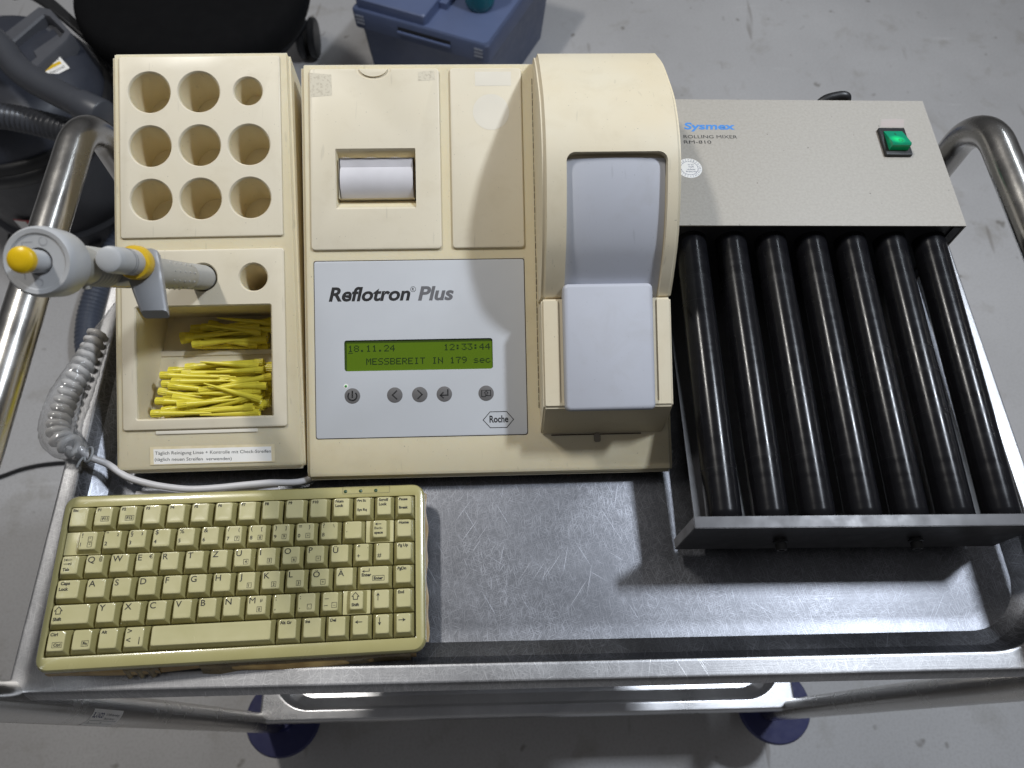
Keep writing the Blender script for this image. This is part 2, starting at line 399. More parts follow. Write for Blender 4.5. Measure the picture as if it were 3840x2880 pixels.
def thing(name, label, cat, loc=(0, 0, 0), rotz=0, group=None):
    o = bpy.data.objects.new(name, None); C.objects.link(o); o.empty_display_size = .05
    o.location = Vector(loc) * S; o.rotation_euler = (0, 0, rotz)
    o['label'] = label; o['category'] = cat
    if group: o['group'] = group
    return o
def tag(o, label, cat, group=None):
    o['label'] = label; o['category'] = cat
    if group: o['group'] = group
    return o
def cut(o, cutters):
    """Boolean the (bmesh) cutters out of a mesh object."""
    tmp = []
    for cb in cutters:
        bmesh.ops.recalc_face_normals(cb, faces=cb.faces)
        bmesh.ops.scale(cb, vec=(S, S, S), verts=cb.verts)
        me = bpy.data.meshes.new('cutter'); cb.to_mesh(me); cb.free()
        c = bpy.data.objects.new('cutter', me); C.objects.link(c); c.parent = o.parent; c.location = o.location; c.rotation_euler = o.rotation_euler
        md = o.modifiers.new('b', 'BOOLEAN'); md.operation = 'DIFFERENCE'; md.solver = 'EXACT'; md.object = c; tmp.append(c)
    bpy.context.view_layer.update()
    dg = bpy.context.evaluated_depsgraph_get()
    me = bpy.data.meshes.new_from_object(o.evaluated_get(dg)); old = o.data; nm = old.name
    o.modifiers.clear(); o.data = me; bpy.data.meshes.remove(old); me.name = nm
    for c in tmp: m = c.data; bpy.data.objects.remove(c); bpy.data.meshes.remove(m)
    me.polygons.foreach_set('use_smooth', [True] * len(me.polygons)); me.set_sharp_from_angle(angle=math.radians(35))
    return o

# ================================================================== FLOOR
FZ = -88.3
bm = B(); flat(bm, [(-900, -600), (900, -600), (900, 1200), (-900, 1200)], 0)
fl = fin('floor', bm, FLOOR, loc=(0, 0, FZ), smooth=0); fl['kind'] = 'structure'

# ================================================================== TROLLEY
TX0, TX1, TY0, TY1 = -35.75, 46.5, 4.15, 51.0
tr = thing('serving_trolley', 'scratched stainless steel trolley with two trays carrying all the lab equipment', 'trolley', (5.4, 27.6, FZ))
TL = (-5.4, -27.6, -FZ)
def tray(bm, x0, y0, x1, y1, top, depth, lip, rim, rad):
    def R(i, z, r): return [(x, y, z) for x, y in rrect(x0 + i, y0 + i, x1 - i, y1 - i, r, 12)]
    ls = [R(1.0, top - lip, .4), R(-.35, top - lip + .1, .9), R(-.5, top - lip * .75, 1), R(-.24, top - .30, .9), R(-.10, top - .10, .9), R(-.02, top - .02, .9), R(.05, top, .9), R(.14, top, 1.0),
          R(rim - .22, top, rad + 1.6), R(rim - .10, top, rad + 1.6), R(rim - .02, top - .03, rad + 1.5), R(rim + .03, top - .10, rad + 1.5)]
    w = 1.75
    for k in range(1, 8):                                            # wall easing into the pan
        t = k / 7; z = top - .10 - (depth - .10) * (1 - (1 - t) ** 1.55); ls.append(R(rim + .05 + (w + .05) * t ** 1.12, z, rad + 1.3 - t * 1.3))
    for k in range(1, 6):
        t = k / 5; ls.append(R(rim + .1 + w + t * 6, top - depth - .0008 * k, max(rad - 3 * t, 1)))
    loft(bm, ls, cap0=False, cap1=True)
    under = [R(rim + 2.0, top - depth - .15, rad), R(rim, top - .5, rad), R(1.0, top - lip, .4)]
    loft(bm, under, cap0=True, cap1=False)
bm = B(); tray(bm, TX0, TY0, TX1, TY1, 1.9, 1.9, 1.6, 1.3, 4.6)
tt = fin('top_tray', bm, [STEEL, RIMST], tr, TL, smooth=24, fix=True)
for f in tt.data.polygons:
    if f.center.z > 1.78 * S or (f.center.z > 0 and (f.center.y < 4.2 * S or f.center.x < TX0 * S or f.center.x > TX1 * S)): f.material_index = 1
bm = B(); tray(bm, -35.2, 3.8, 46.9, TY1, -62.2, 2.6, 1.8, 1.3, 4.4)
fin('lower_tray', bm, SHELF, tr, TL, smooth=40)
for lx in (-36.0, 46.6):
    yf, yb, zt, zb = 3.6, 52.2, 11.8, -73.6
    bm = B(); tube(bm, bend_path([(lx, yf, zb), (lx, yf, zt), (lx, yb, zt), (lx, yb, zb)], 4.6, 12), 1.45, 28)
    sf = fin('side_frame', bm, TUBE, tr, TL, smooth=60)
    if lx < 0:
        bm = B(); a0 = math.radians(-42)
        def wrap(u, v, h=0):                                        # u runs down the leg, v round it
            t = a0 + v / 1.46; r = 1.458 + h
            return (lx + r * math.cos(t), yf + r * math.sin(t), -9.2 - u)
        W_, H_ = 5.6, 1.9; n = 10
        for k in range(n):
            v0, v1 = -H_ / 2 + H_ * k / n, -H_ / 2 + H_ * (k + 1) / n
            bm.faces.new([bm.verts.new(wrap(*q)) for q in ((0, v0), (W_, v0), (W_, v1), (0, v1))])
        f2 = lambda x, y, z: wrap(x, y, .006)
        text(bm, 'BLANCO', .25, .22, .42, 0, 1, w=1.9, bold=.03, shear=.1, fn=f2)
        text(bm, 'D-75038 Oberderdingen', 2.6, .42, .2, 0, 2, w=2.5, fn=f2)
        text(bm, 'Made in Germany', 2.6, .06, .2, 0, 2, w=2.0, fn=f2)
        for y in (-.1, -.48):
            for q in range(16):
                bm.faces.new([bm.verts.new(f2(*p, 0)) for p in ((.2 + q * .32, y), (.52 + q * .32, y), (.52 + q * .32, y + .03), (.2 + q * .32, y + .03))]).material_index = 2
        text(bm, 'Typ', .3, -.40, .18, 0, 2, fn=f2); text(bm, 'Nr.', 2.6, -.40, .18, 0, 2, fn=f2)
        fin('maker_label', bm, [LABELW, NAVYINK, INKG], sf, smooth=60, fix=False)
for cx, cy in ((-34.9, 4.6), (48.0, 4.6), (-34.9, 50), (48, 50)):
    bm = B(); lathe(bm, [(4.4, -75.6), (5.8, -75.5), (6.15, -75.1), (6.15, -74.2), (5.9, -73.8), (2.2, -73.7), (1.9, -73.2), (1.4, -73.2)], 48, c=(cx, cy, 0))
    fin('bumper_disc', bm, BUMP, tr, TL)
    bm = B(); lathe(bm, [(4.0, -1.3), (5.3, -1.2), (5.6, -.8), (5.6, .8), (5.3, 1.2), (4.0, 1.3)], 36, axis='X', c=(cx, cy + 1, -82.6))
    box(bm, cx - 2, cy - 1.2, -82, cx - 1.6, cy + 1.2, -75.6); box(bm, cx + 1.6, cy - 1.2, -82, cx + 2, cy + 1.2, -75.6)
    fin('caster', bm, BLACKP, tr, TL)

# ================================================================== ANALYZER (sloped desktop instrument)
AL = math.atan(.45); SA, CA = math.sin(AL), math.cos(AL)
an = thing('lab_analyzer', 'cream desktop blood analyzer with grey control panel and tall arched hood', 'analyzer', (0, 20.8, 0), .010)
AZ = 2.1                                                            # height of the sloped face's front edge above the tray
T = dict(loc=(0, 0, AZ), rot=(AL, 0, 0))
def wedge(bm, ul0, ur0, ulb, urb, vb, z0, foot, low=1.0, ulow=None, urow=None):
    """Body: u limits at the front / back of the sloped top, in the thing's own frame."""
    yb, zb = vb * CA, vb * SA + z0
    pr = [(.0, -.22, z0 - 1.05 + (low - 1.0)), (0, -.30, z0 - .45), (0, .12, z0), (1, yb, zb), (1, yb + .3, low)]
    L, Rr = [], []
    for k, y, z in pr:
        t = 0 if k == 0 else 1
        ll = ul0 + (ulb - ul0) * t; rr = ur0 + (urb - ur0) * t
        if z <= low + .01 and k == 1: ll, rr = ulow, urow
        L.append((ll, y, z)); Rr.append((rr, y, z))
    loft(bm, [L, Rr])
bm = B(); wedge(bm, -15.4, 15.72, -15.5, 15.2, 35.15, AZ, 0, 1.05, -15.55, 15.6)
body = fin('body', bm, BODYC, an, bev=(.38, 25))
def fr(c):
    a = rrect(-12.62, 22.35, -5.80, 27.65, .08, 2); b = rrect(-12.45, 23.35, -5.9, 26.95, .05, 2); d = rrect(-12.45, 23.35, -5.9, 26.95, .05, 2)
    loft(c, [[(x, y, -2.5) for x, y in d], [(x, y, -.75) for x, y in b], [(x, y, .26) for x, y in a]])
def uvw_cut(fn):
    c = B(); fn(c)
    bmesh.ops.rotate(c, cent=(0, 0, 0), matrix=Matrix.Rotation(AL, 3, 'X'), verts=c.verts); bmesh.ops.translate(c, vec=(0, 0, AZ), verts=c.verts); return c
cut(body, [uvw_cut(lambda c: box(c, -12.42, 23.3, -5, -5.9, 27.0, 2)), uvw_cut(lambda c: prism(c, rrect(-12.17, 8.58, .5, 11.3, .25), -.3, 2)), uvw_cut(lambda c: fr(c)),
           uvw_cut(lambda c: prism(c, rrect(-14.62, 2.92, 3.33, 18.07, .2), -.07, 2))])
for u, v in ((-13.5, 1.5), (13.5, 1.5), (-13.5, 30), (13.5, 30)):
    bm = B(); lathe(bm, [(.9, 0), (1.0, .1), (1.0, 1.1)], 20, c=(u, v, 0)); fin('foot', bm, BLACKP, an)
bm = B()
for y in (.8, 30): box(bm, -14.6, y, .45, 14.6, y + .4, 1.3)
# printer door
bm = B(); plate(bm, -14.75, 18.93, -3.68, 34.53, -.05, .2, .35, .12)
door = fin('printer_door', bm, [CREAM2, RESID], an, **T)
def moon(c):
    p = [(-9.28 + 1.55 * math.cos(t), 34.62 + 1.1 * math.sin(t)) for t in [PI + k * PI / 20 for k in range(21)]]
    q = [(-9.28 + 1.22 * math.cos(t), 34.62 + .80 * math.sin(t)) for t in [PI + k * PI / 20 for k in range(21)]]
    for k in range(20):
        pass
    prism(c, p + q[::-1], .06, .5)
c1, c2 = B(), B(); fr(c1); moon(c2); cut(door, [c1, c2])
bm = B()                                                            # sloped walls of the paper recess, below the door
loft(bm, [[(x, y, -.06) for x, y in rrect(-12.40, 23.4, -5.95, 26.9, .05, 2)], [(x, y, -4.6) for x, y in rrect(-12.40, 23.4, -5.95, 26.9, .05, 2)]], False, True)
fin('paper_bay', bm, CREAM2, an, **T)
bm = B(); flat(bm, [(-14.65, 32.05), (-12.8, 32.2), (-12.85, 34.0), (-14.6, 34.15)], .208)
fin('adhesive_residue', bm, RESID, door, smooth=0); bm = B(); flat(bm, [(-5.5, 33.4), (-4.0, 33.5), (-4.1, 34.3), (-5.45, 34.2)], .208)
fin('adhesive_residue', bm, RESID, door, smooth=0, **{})
# blank cover
bm = B(); plate(bm, -2.79, 18.95, 3.38, 34.53, -.05, .2, .3, .12)
flat(bm, rrect(-.6, 32.95, 2.5, 34.18, .03, 2), .209, 1); flat(bm, circ(.72, 30.68, 1.56, 40), .209, 1)
fin('blank_cover', bm, [CREAM2, PALE], an, **T)
# control panel
bm = B()
sl = rrect(-14.62, 2.92, 3.33, 18.07, .2)
flat(bm, sl, -.066, 1); plate(bm, -14.55, 2.99, 3.26, 18.0, -.06, .012, .18, .02)
z = .02
text(bm, 'Reflotron', -13.36, 14.62, 1.12, z, 2, w=6.9, shear=.22, bold=.030)
text(bm, 'Plus', -5.82, 14.6, 1.12, z, 3, w=3.05, shear=.22, bold=.032)
text(bm, 'R', -6.22, 15.42, .22, z, 2, align='C', bold=.02); ring(bm, -6.22, 15.53, .2, .235, z, n=24, mi=2)
hx = [(-.48, 4.27), (.12, 4.95), (1.53, 4.95), (2.11, 4.27), (1.53, 3.6), (.12, 3.6)]
polyline(bm, hx, .06, z, 2, True)
text(bm, 'Roche', .06, 4.05, .56, z, 2, w=1.6, bold=.025)
flat(bm, circ(-12.02, 7.38, .2, 24), z, 4)
panel = fin('control_panel', bm, [GREYP, DARKSEAM, INK, INKG, LABELW], an, smooth=30, **T)
c = B(); prism(c, rrect(-12.12, 8.63, .45, 11.25, .22), -.5, .5); cut(panel, [c])
bm = B(); lathe(bm, [(.105, .0), (.10, .06), (.06, .09), (.01, .10)], 16, c=(-12.02, 7.38, .01))
fin('power_light', bm, plastic('green_led', (.05, .30, .05), .15, grain=0), panel)
F57 = {'0': '0E11131519110E', '1': '040C040404040E', '2': '0E11010204081F', '3': '1F02040201110E', '4': '02060A121F0202', '7': '1F010204040404', '8': '0E11110E11110E', '9': '0E11110F01020C',
       '.': '00000000000C0C', ':': '000C0C000C0C00', 'M': '111B1515111111', 'E': '1F10101E10101F', 'S': '0F10100E01011E', 'B': '1E11111E11111E', 'R': '1E11111E141211', 'I': '0E04040404040E',
       'T': '1F040404040404', 'N': '11111915131111', 's': '00000E100E011E', 'e': '00000E111F100E', 'c': '00000E1010110E', ' ': '0' * 14}
bm = B(); flat(bm, rrect(-12.17, 8.58, .5, 11.3, .25), -.11, 0)
flat(bm, [(-12.12, 11.0), (.45, 11.0), (.45, 11.25), (-12.12, 11.25)], -.104, 2); flat(bm, [(-12.12, 8.63), (-11.93, 8.63), (-11.93, 10.995), (-12.12, 10.995)], -.104, 2)  # dark green strips paint the recess shadow along top and left
px, py = .505 / 6.05, .078
for row, (st, v0) in enumerate((('18.11.24        12:33:44', 10.82), ('   MESSBEREIT IN 179 sec', 9.70))):
    for i, ch in enumerate(st):
        g = F57[ch]
        for r in range(7):
            bits = int(g[2 * r:2 * r + 2], 16)
            for q in range(5):
                if bits >> (4 - q) & 1:
                    u = -11.82 + i * .5065 + q * px; v = v0 - r * py
                    flat(bm, [(u, v - py * 1.0), (u + px * 1.0, v - py * 1.0), (u + px * 1.0, v), (u, v)], -.1, 1)
flat(bm, [(-11.82, 10.14), (-11.42, 10.14), (-11.42, 10.20), (-11.82, 10.20)], -.1, 1)
fin('display', bm, [LCD, LCDINK, plastic('lcd_edge_shade', (.035, .065, .004), .25, grain=0)], panel, smooth=0)
for i, u in enumerate((-11.49, -7.92, -5.81, -3.73, -.18)):
    bm = B(); v = 6.545; z = .035; lathe(bm, [(.655, .0), (.655, .015), (.63, .025)], 40, c=(u, v, .01))
    w = .11
    if i == 0:
        ring(bm, u, v - .02, .31, .43, z, PI / 2 + .75, PI / 2 + 2 * PI - .75, 30, 1); seg(bm, u, v - .18, u, v + .44, .12, z, 1)
    elif i in (1, 2):
        s = 1 if i == 1 else -1; polyline(bm, [(u + .16 * s, v + .34), (u - .2 * s, v), (u + .16 * s, v - .34)], w, z, 1)
    elif i == 3:
        polyline(bm, [(u + .3, v + .35), (u + .3, v - .1), (u - .3, v - .1)], w, z, 1); polyline(bm, [(u - .1, v + .12), (u - .34, v - .1), (u - .1, v - .32)], w, z, 1)
    else:
        polyline(bm, [(u - .38, v + .24), (u + .38, v + .24), (u + .38, v - .22), (u, v - .2), (u - .1, v - .3), (u - .38, v - .28)], .075, z, 1, True)
        polyline(bm, [(u - .07, v - .16), (u - .07, v + .02), (u - .17, v + .02), (u, v + .19), (u + .17, v + .02), (u + .07, v + .02), (u + .07, v - .16)], .06, z, 1, True)
    fin('button', bm, [DARKGREY, INK], panel, smooth=30)
# hood, sample block and lid
HP = [(35.2, 1.3), (33.8, 2.95), (31.8, 4.65), (29.5, 6.35), (27.2, 7.3), (25.5, 7.68), (23.9, 7.75), (21.9, 7.5), (19.9, 7.0), (18.0, 6.25), (16.6, 5.4), (15.2, 4.4), (13.9, 3.3)]
hp = [(p.x, p.y) for p in spline([(a, b, 0) for a, b in HP], 4)]
bm = B(); prof = [(35.25 + .5, -.6)] + hp + [(13.9, -.6)]
loft(bm, [[(u, v, w) for v, w in prof] for u in (4.42, 15.08)])
hood = fin('hood', bm, CREAM, an, bev=(.5, 40), **T)
c = B(); off = .72
inner = [(v, w) for v, w in hp if v < 24.6]
top = [(23.6, 12)] + [(v - .1, w - off) for v, w in inner if v < 23.8] + [(13.0, 2.2), (13.0, 12)]
loft(c, [[(u, v, w) for v, w in top] for u in (6.25, 14.0)])
c2 = B(); prism(c2, rrect(6.252, 22.4, 13.998, 24.55, .7, 6), 6.85, 12); cut(hood, [c, c2])
bm = B(); pa = [(v - .1, w - off + .03) for v, w in inner if v < 24.4]
bw = lambda t: .0
L_ = [(6.33 - .04 * math.sin(i / (len(pa) - 1) * PI), v, w) for i, (v, w) in enumerate(pa)]; R_ = [(13.92 + .04 * math.sin(i / (len(pa) - 1) * PI), v, w) for i, (v, w) in enumerate(pa)]
rows = []
for v, w in pa:                                                     # slightly crowned grey sheet
    rows.append([(6.3 + (13.95 - 6.3) * k / 12, v, w + .22 * math.sin(PI * k / 12) ** .5 * (0 if k in (0, 12) else 1)) for k in range(13)])
loft(bm, rows, False, False, closed=False)
fin('flap_cover', bm, GREYLID, an, smooth=50, fix=False, **T)
bm = B(); loft(bm, [[(u, v, w) for v, w in ((2.95, -.5), (2.95, 0), (5.2, 3.9), (13.95, 3.9), (13.95, -.5))] for u in (4.40, 14.9)])
blk = fin('sample_block', bm, CREAM, an, bev=(.16, 30), **T)
c = B(); box(c, 5.75, 5.62, 3.74, 13.75, 15, 6); cut(blk, [c])
bm = B(); plate(bm, 6.08, 4.88, 13.32, 15.05, 3.5, 4.62, .45, .32)
fin('sample_lid', bm, GREYLID, an, **T)
bm = B(); box(bm, 5.3, 2.80, -.05, 13.0, 2.9, .012)
fin('slot_lip', bm, DARKSEAM, an, **T)
bm = B(); plate(bm, 8.95, 2.2, 9.5, 2.95, -.02, .12, .15, .05); fin('latch_tab', bm, plastic('shaded_tab', (.20, .175, .135), .5), an, **T)  # cream tab coloured brown to carry the shadow below the block
bm = B()
for k in range(46):
    v = 5.2 + k * .62; w = .05 + .03 * random.random(); flat(bm, [(4.27, v), (4.27 + w, v), (4.27 + w, v + .5), (4.28, v + .58)], .012)
fin('hood_seam', bm, DARKSEAM, an, smooth=0, **T)

bm = B(); lathe(bm, [(.5, -12.3), (1.98, -12.3), (1.98, -6.1), (.5, -6.1)], 60, axis='X', c=(0, 25.15, -2.05))
n = 60; rows = [[], []]
for k in range(n + 1):
    u = -12.3 + 6.2 * k / n; rows[0].append((u, 26.2, -.36)); rows[1].append((u, 26.86 + (.09 if k % 2 else 0) + .07 * math.sin(k * .31), -.18))
loft(bm, rows, False, False, closed=False)
pr = fin('printer_paper', bm, PAPER, loc=(0, 20.8, 0)); pr.rotation_euler = (AL, 0, .010); pr.location = Vector((0, 20.8, AZ)) * S
tag(pr, 'white roll of printer paper with torn edge inside the analyzer door', 'paper roll')

# ================================================================== TUBE RACK WITH TIP BIN
rk = thing('tube_rack', 'cream rack with nine round tube holes and an open tip bin', 'rack', (-23.4, 21.5, 0), .018)
RZ = 2.4; TR = dict(loc=(0, 0, RZ), rot=(AL, 0, 0))
bm = B(); wedge(bm, -7.85, 7.8, -7.75, 7.2, 35.25, RZ, 0, 1.05, -7.85, 7.85)
rb = fin('body', bm, BODYC, rk, bev=(.38, 25))
AZ_ = AZ; AZ = RZ
HOLES = [(-4.58, 31.67, 1.72), (-.45, 31.67, 1.72), (3.68, 31.68, 1.18), (-4.57, 27.05, 1.72), (-.45, 27.07, 1.72), (3.68, 27.08, 1.72), (-4.55, 22.48, 1.72), (-.45, 22.51, 1.72), (3.69, 22.53, 1.72)]
KT = .14                                                            # cups lean from the face normal towards the vertical
def cone(c, u, v, r0, w0, r1, w1, n=48): loft(c, [[(x, y + w0 * KT * -1 * -1, w0) for x, y in circ(u, v, r0, n)], [(x, y + w1 * KT, w1) for x, y in circ(u, v, r1, n)]])
cs = []
for u, v, r in HOLES:
    cs.append(uvw_cut(lambda c: cone(c, u, v, r * .96, -3.9 if r > 1.5 else -2.6, r, 2)))
for u, v in ((-.36, 15.84), (3.85, 15.76)):
    cs.append(uvw_cut(lambda c: cone(c, u, v, 1.0, -5.6, 1.17, 2)))
fz = lambda v, zw: (zw - RZ - v * SA) / CA
def binc(c):                                                        # bin with a level floor
    vb, vf, zf = 13.4, 3.98, 2.2
    lo = [(-5.85, vf + .1, fz(vf, zf)), (5.1, vf + .1, fz(vf, zf)), (5.1, vb - .1, fz(vb, zf)), (-5.85, vb - .1, fz(vb, zf))]
    hi = [(-6.0, vf, 2), (5.26, vf, 2), (5.26, vb, 2), (-6.0, vb, 2)]
    loft(c, [lo, hi])
cs.append(uvw_cut(binc)); cut(rb, cs)
AZ = AZ_
bm = B(); plate(bm, -7.12, 19.25, 6.4, 34.77, -.05, .16, .2, .1); tp = fin('tube_panel', bm, CREAM2, rk, **TR)
cs = []
for u, v, r in HOLES:
    c = B(); loft(c, [[(x, y, -1) for x, y in circ(u, v, r, 48)], [(x, y, .02) for x, y in circ(u, v, r, 48)], [(x, y, .10) for x, y in circ(u, v, r + .04, 48)], [(x, y, .24) for x, y in circ(u, v, r + .2, 48)]]); cs.append(c)
cut(tp, cs)
bm = B(); plate(bm, -7.15, 3.08, 6.43, 18.22, -.05, .16, .25, .1); bp = fin('bin_panel', bm, CREAM2, rk, **TR)
c1 = B(); loft(c1, [[(x, y, w) for x, y in rrect(-6.0 - e, 3.98 - e, 5.26 + e, 13.4 + e, .15 + e)] for w, e in ((-1, 0), (.05, 0), (.2, .14))])
cs = [c1]
for u, v in ((-.36, 15.84), (3.85, 15.76)):
    c = B(); loft(c, [[(x, y, w) for x, y in circ(u, v, r, 40)] for w, r in ((-1, 1.17), (.05, 1.17), (.22, 1.3))]); cs.append(c)
cut(bp, cs)
bm = B(); dz = -4.4; vv = 9.55
loft(bm, [[(u, vv, dz - 1.6), (u, vv, dz - .06), (u, vv + .06, dz), (u, vv + .44, dz), (u, vv + .5, dz - .06), (u, vv + .5, dz - 2.2)] for u in (-5.9, 5.18)])
fin('bin_divider', bm, CREAM2, rk, **TR)
bm = B(); plate(bm, -4.5, 2.70, 3.93, 2.98, -.02, .05, .04, .02); fin('release_tab', bm, PALE, rk, **TR)
bm = B()
flat(bm, [(-5.0, .17), (5.33, .13), (5.3, 1.62), (-5.0, 1.68)], .01, 0); flat(bm, [(-4.7, .22), (5.05, .2), (5.03, 1.42), (-4.72, 1.47)], .016, 1)
text(bm, 'Täglich Reinigung Linse + Kontrolle mit Check-Streifen', -4.6, 1.02, .26, .024, 2, w=9.6, rot=-.012)
text(bm, '(täglich neuen Streifen  verwenden)', -4.62, .50, .26, .024, 2, w=6.35, rot=-.018)
fin('taped_note', bm, [GOLDT, LABELW, INK], rk, smooth=0, fix=False, **TR)
for u, v in ((-6.3, 1.6), (6.3, 1.6), (-6.3, 30), (6.3, 30)):
    bm = B(); lathe(bm, [(.8, 0), (.9, .1), (.9, 1.1)], 20, c=(u, v, 0)); fin('foot', bm, BLACKP, rk)

# pipette tips lying in the bin
rk_m = Matrix.Translation(Vector((-23.4, 21.5, RZ))) @ Euler((AL, 0, .018)).to_matrix().to_4x4()
bm = B()
prof = [(.06, 5.0), (.14, 3.6), (.265, 1.15), (.29, .8), (.31, .78), (.325, .05), (.345, .02), (.345, 0), (.30, 0)]
lathe(bm, prof, 18, axis='X', cap=False)
for k in range(12):
    t = k * PI / 6; bm2 = None
    y, z_ = .325 * math.cos(t), .325 * math.sin(t); box(bm, .06, y - .015, z_ - .015, .76, y + .015, z_ + .015)
tip0 = fin('pipette_tip', bm, TIP, smooth=40)
first = [True]
def tip(u, v, w, ang, tilt, back):
    o = tip0 if first[0] else tip0.copy()
    if not first[0]: C.objects.link(o)
    first[0] = False
    m = rk_m @ Matrix.Translation((u, v, w)) @ Matrix.Rotation(ang, 4, 'Z') @ Matrix.Rotation(tilt, 4, 'Y') @ Matrix.Rotation(random.random() * 6, 4, 'X')
    loc, q, _ = m.decompose(); o.location = loc * S; o.rotation_euler = q.to_euler()
    if back: tag(o, 'yellow pipette tip lying in the shaded rear compartment of the bin', 'pipette tip', 'yellow pipette tips behind the divider')
    else: tag(o, 'yellow pipette tip lying in the bright front compartment of the bin', 'pipette tip', 'yellow pipette tips in front of the divider')
FT = fz
def pile(nl, per, v0, v1, back, zfloor, u0=-4.9, u1=5.0):
    for l in range(nl):
        for k in range(per):
            v = v0 + (v1 - v0) * (k + .5 * (l % 2) + .3 * random.random()) / per
            rev = random.random() < .45; a = random.gauss(0, .11)
            if rev:
                u = random.uniform(2.9, u1); ang = PI + a; dv = -math.sin(a) * 5
            else:
                u = random.uniform(u0, -2.6 if random.random() < .6 else -.8); ang = a; dv = math.sin(a) * 5
            ang2 = ang
            ve = v + 5 * math.sin(ang2)
            if ve > v1 + .3 or ve < v0 - .3: ang2 = ang - a * 1.9
            w = FT(v, zfloor) + .42 + l * .34
            tip(u, v, w, ang2, random.uniform(-.05, .02), back)
pile(6, 15, 4.3, 8.7, False, 2.2)
pile(4, 8, 10.3, 12.7, True, 2.2, u0=-4.6, u1=4.8)

# ================================================================== PIPETTE standing in the rack
pi_ = thing('pipette', 'grey hand pipette with yellow plunger button leaning out of the rack', 'pipette')
axl = (Vector((-.38, 12.64, 23.34)) - Vector((-.36, 15.84, 0)))
P0 = Vector((-.36, 15.84, 0)); AXL = axl.length
zl = axl.normalized(); xl = (Vector((1, 0, 0)) - zl * zl.x).normalized(); yl = zl.cross(xl)
ml = Matrix((xl, yl, zl)).transposed().to_4x4(); ml.translation = P0
mw = rk_m @ ml
lo_, q_, _ = mw.decompose(); pi_.location = lo_ * S; pi_.rotation_euler = q_.to_euler()
# local frame: z along the barrel, x to the right of the rack, y towards its back
bm = B()
pf = [(.35, -6), (.5, -3.2), (1.0, -1.6), (1.0, .1)]
for k in range(22): h = .1 + k * .16; pf += [(1.01, h), (1.05, h + .05), (1.05, h + .1), (1.01, h + .15)]
pf += [(1.05, 3.7), (1.08, 6.0), (1.10, 9.5)]
lathe(bm, pf, 40)
for k in range(5):
    for a in (-1.2, -.55, .1, .75, 1.4, -2.0):
        t = a - .6; h = 4.6 + k * .95
        lathe(bm, [(.10, -.05), (.09, .04), (.03, .07)], 8, axis='Z', c=(1.05 * math.cos(t), 1.05 * math.sin(t), h))
fin('barrel', bm, MGREY, pi_)
bm = B(); pf = [(1.10, 9.4), (1.11, 10.2), (1.12, 13.2)]
for k in range(13): h = 13.4 + k * .42; pf += [(1.11, h), (1.20, h + .12), (1.20, h + .24), (1.11, h + .36)]
pf += [(1.13, 18.95), (1.18, 19.6), (1.3, 20.8), (1.5, 21.6), (1.66, 22.0)]
lathe(bm, pf, 44)
lathe(bm, [(.02, 0), (.22, .03), (.24, .2)], 14, axis='Y', c=(.35, -1.4, 19.4))
fin('grip', bm, MGREY, pi_)
bm = B(); R = 1.9; h = AXL
lathe(bm, [(1.66, h - 2.2), (1.85, h - 1.9), (R, h - .5), (R - .05, h - .15), (R - .18, h), (R - .40, h - .04), (R - .46, h - .12), (.9, h - .14), (.74, h - .16), (.72, h - .5), (.02, h - .5)], 52)
fl2 = h - .125
for (cx, cy) in ((.35, 1.05), (-.05, -1.12)): ring(bm, cx, cy, .19, .235, fl2, n=24, mi=1)
for p in (((-.75, -.95), (-.75, -.4)), ((-.75, .4), (-.75, 1.0)), ((-.75, 1.0), (-.2, 1.02))): seg(bm, p[0][0], p[0][1], p[1][0], p[1][1], .05, fl2, 1)
fin('collar', bm, [LGREY, HGREY], pi_)
bm = B(); lathe(bm, [(.60, h - .5), (.62, h + 1.0), (.60, h + 1.05)], 36)
for k in range(7):
    t = -1.6 + k * .12; x, y = .625 * math.cos(t), .625 * math.sin(t)
    loft(bm, [[(x, y, h + .6), (x + .02, y + .02, h + .6)], [(x, y, h + .8), (x + .02, y + .02, h + .8)]], False, False, 1, closed=False)
pls = fin('plunger_stem', bm, [LGREY, INKG], pi_)
bm = B(); lathe(bm, [(.60, h + 1.0), (.69, h + 1.07), (.71, h + 1.22), (.67, h + 1.42), (.52, h + 1.54), (.25, h + 1.59), (.02, h + 1.60)], 40); fin('plunger_button', bm, YELLOW, pi_)
kx, ky = 2.15, .25
bm = B(); lathe(bm, [(.80, 16.6), (.80, 17.0), (.79, 19.6), (.79, 20.1), (.72, 20.34), (.52, 20.44), (.02, 20.42)], 40, c=(kx, ky, 0))
for q in (18.3, 18.55):
    lathe(bm, [(.80, q), (.81, q + .03), (.80, q + .06)], 40, mi=1, c=(kx, ky, 0), cap=False)
fin('ejector_button', bm, [LGREY, INKG], pi_)
bm = B(); lathe(bm, [(.82, 16.5), (1.0, 16.55), (1.06, 16.75), (1.06, 17.15), (1.0, 17.35), (.81, 17.4)], 44, c=(kx, ky, 0)); fin('ejector_ring', bm, YELRING, pi_)
bm = B()                                                            # finger hook sweeping down from the ring
path = spline([(1.9, .9, 16.0), (2.15, .2, 16.1), (2.45, -.9, 16.3), (2.85, -2.0, 16.8), (3.2, -2.95, 17.2)], 6)
ls = []
for i, p in enumerate(path):
    t = i / (len(path) - 1); wd = 1.28 * (1 - .38 * t); th = .42 - .15 * t
    ls.append([(p.x + dx * wd, p.y + dz_ * .25, p.z + dz_ * th) for dx, dz_ in ((-1, -.6), (-.8, -1), (.8, -1), (1, -.6), (1, .6), (.8, 1), (-.8, 1), (-1, .6))])
loft(bm, ls)
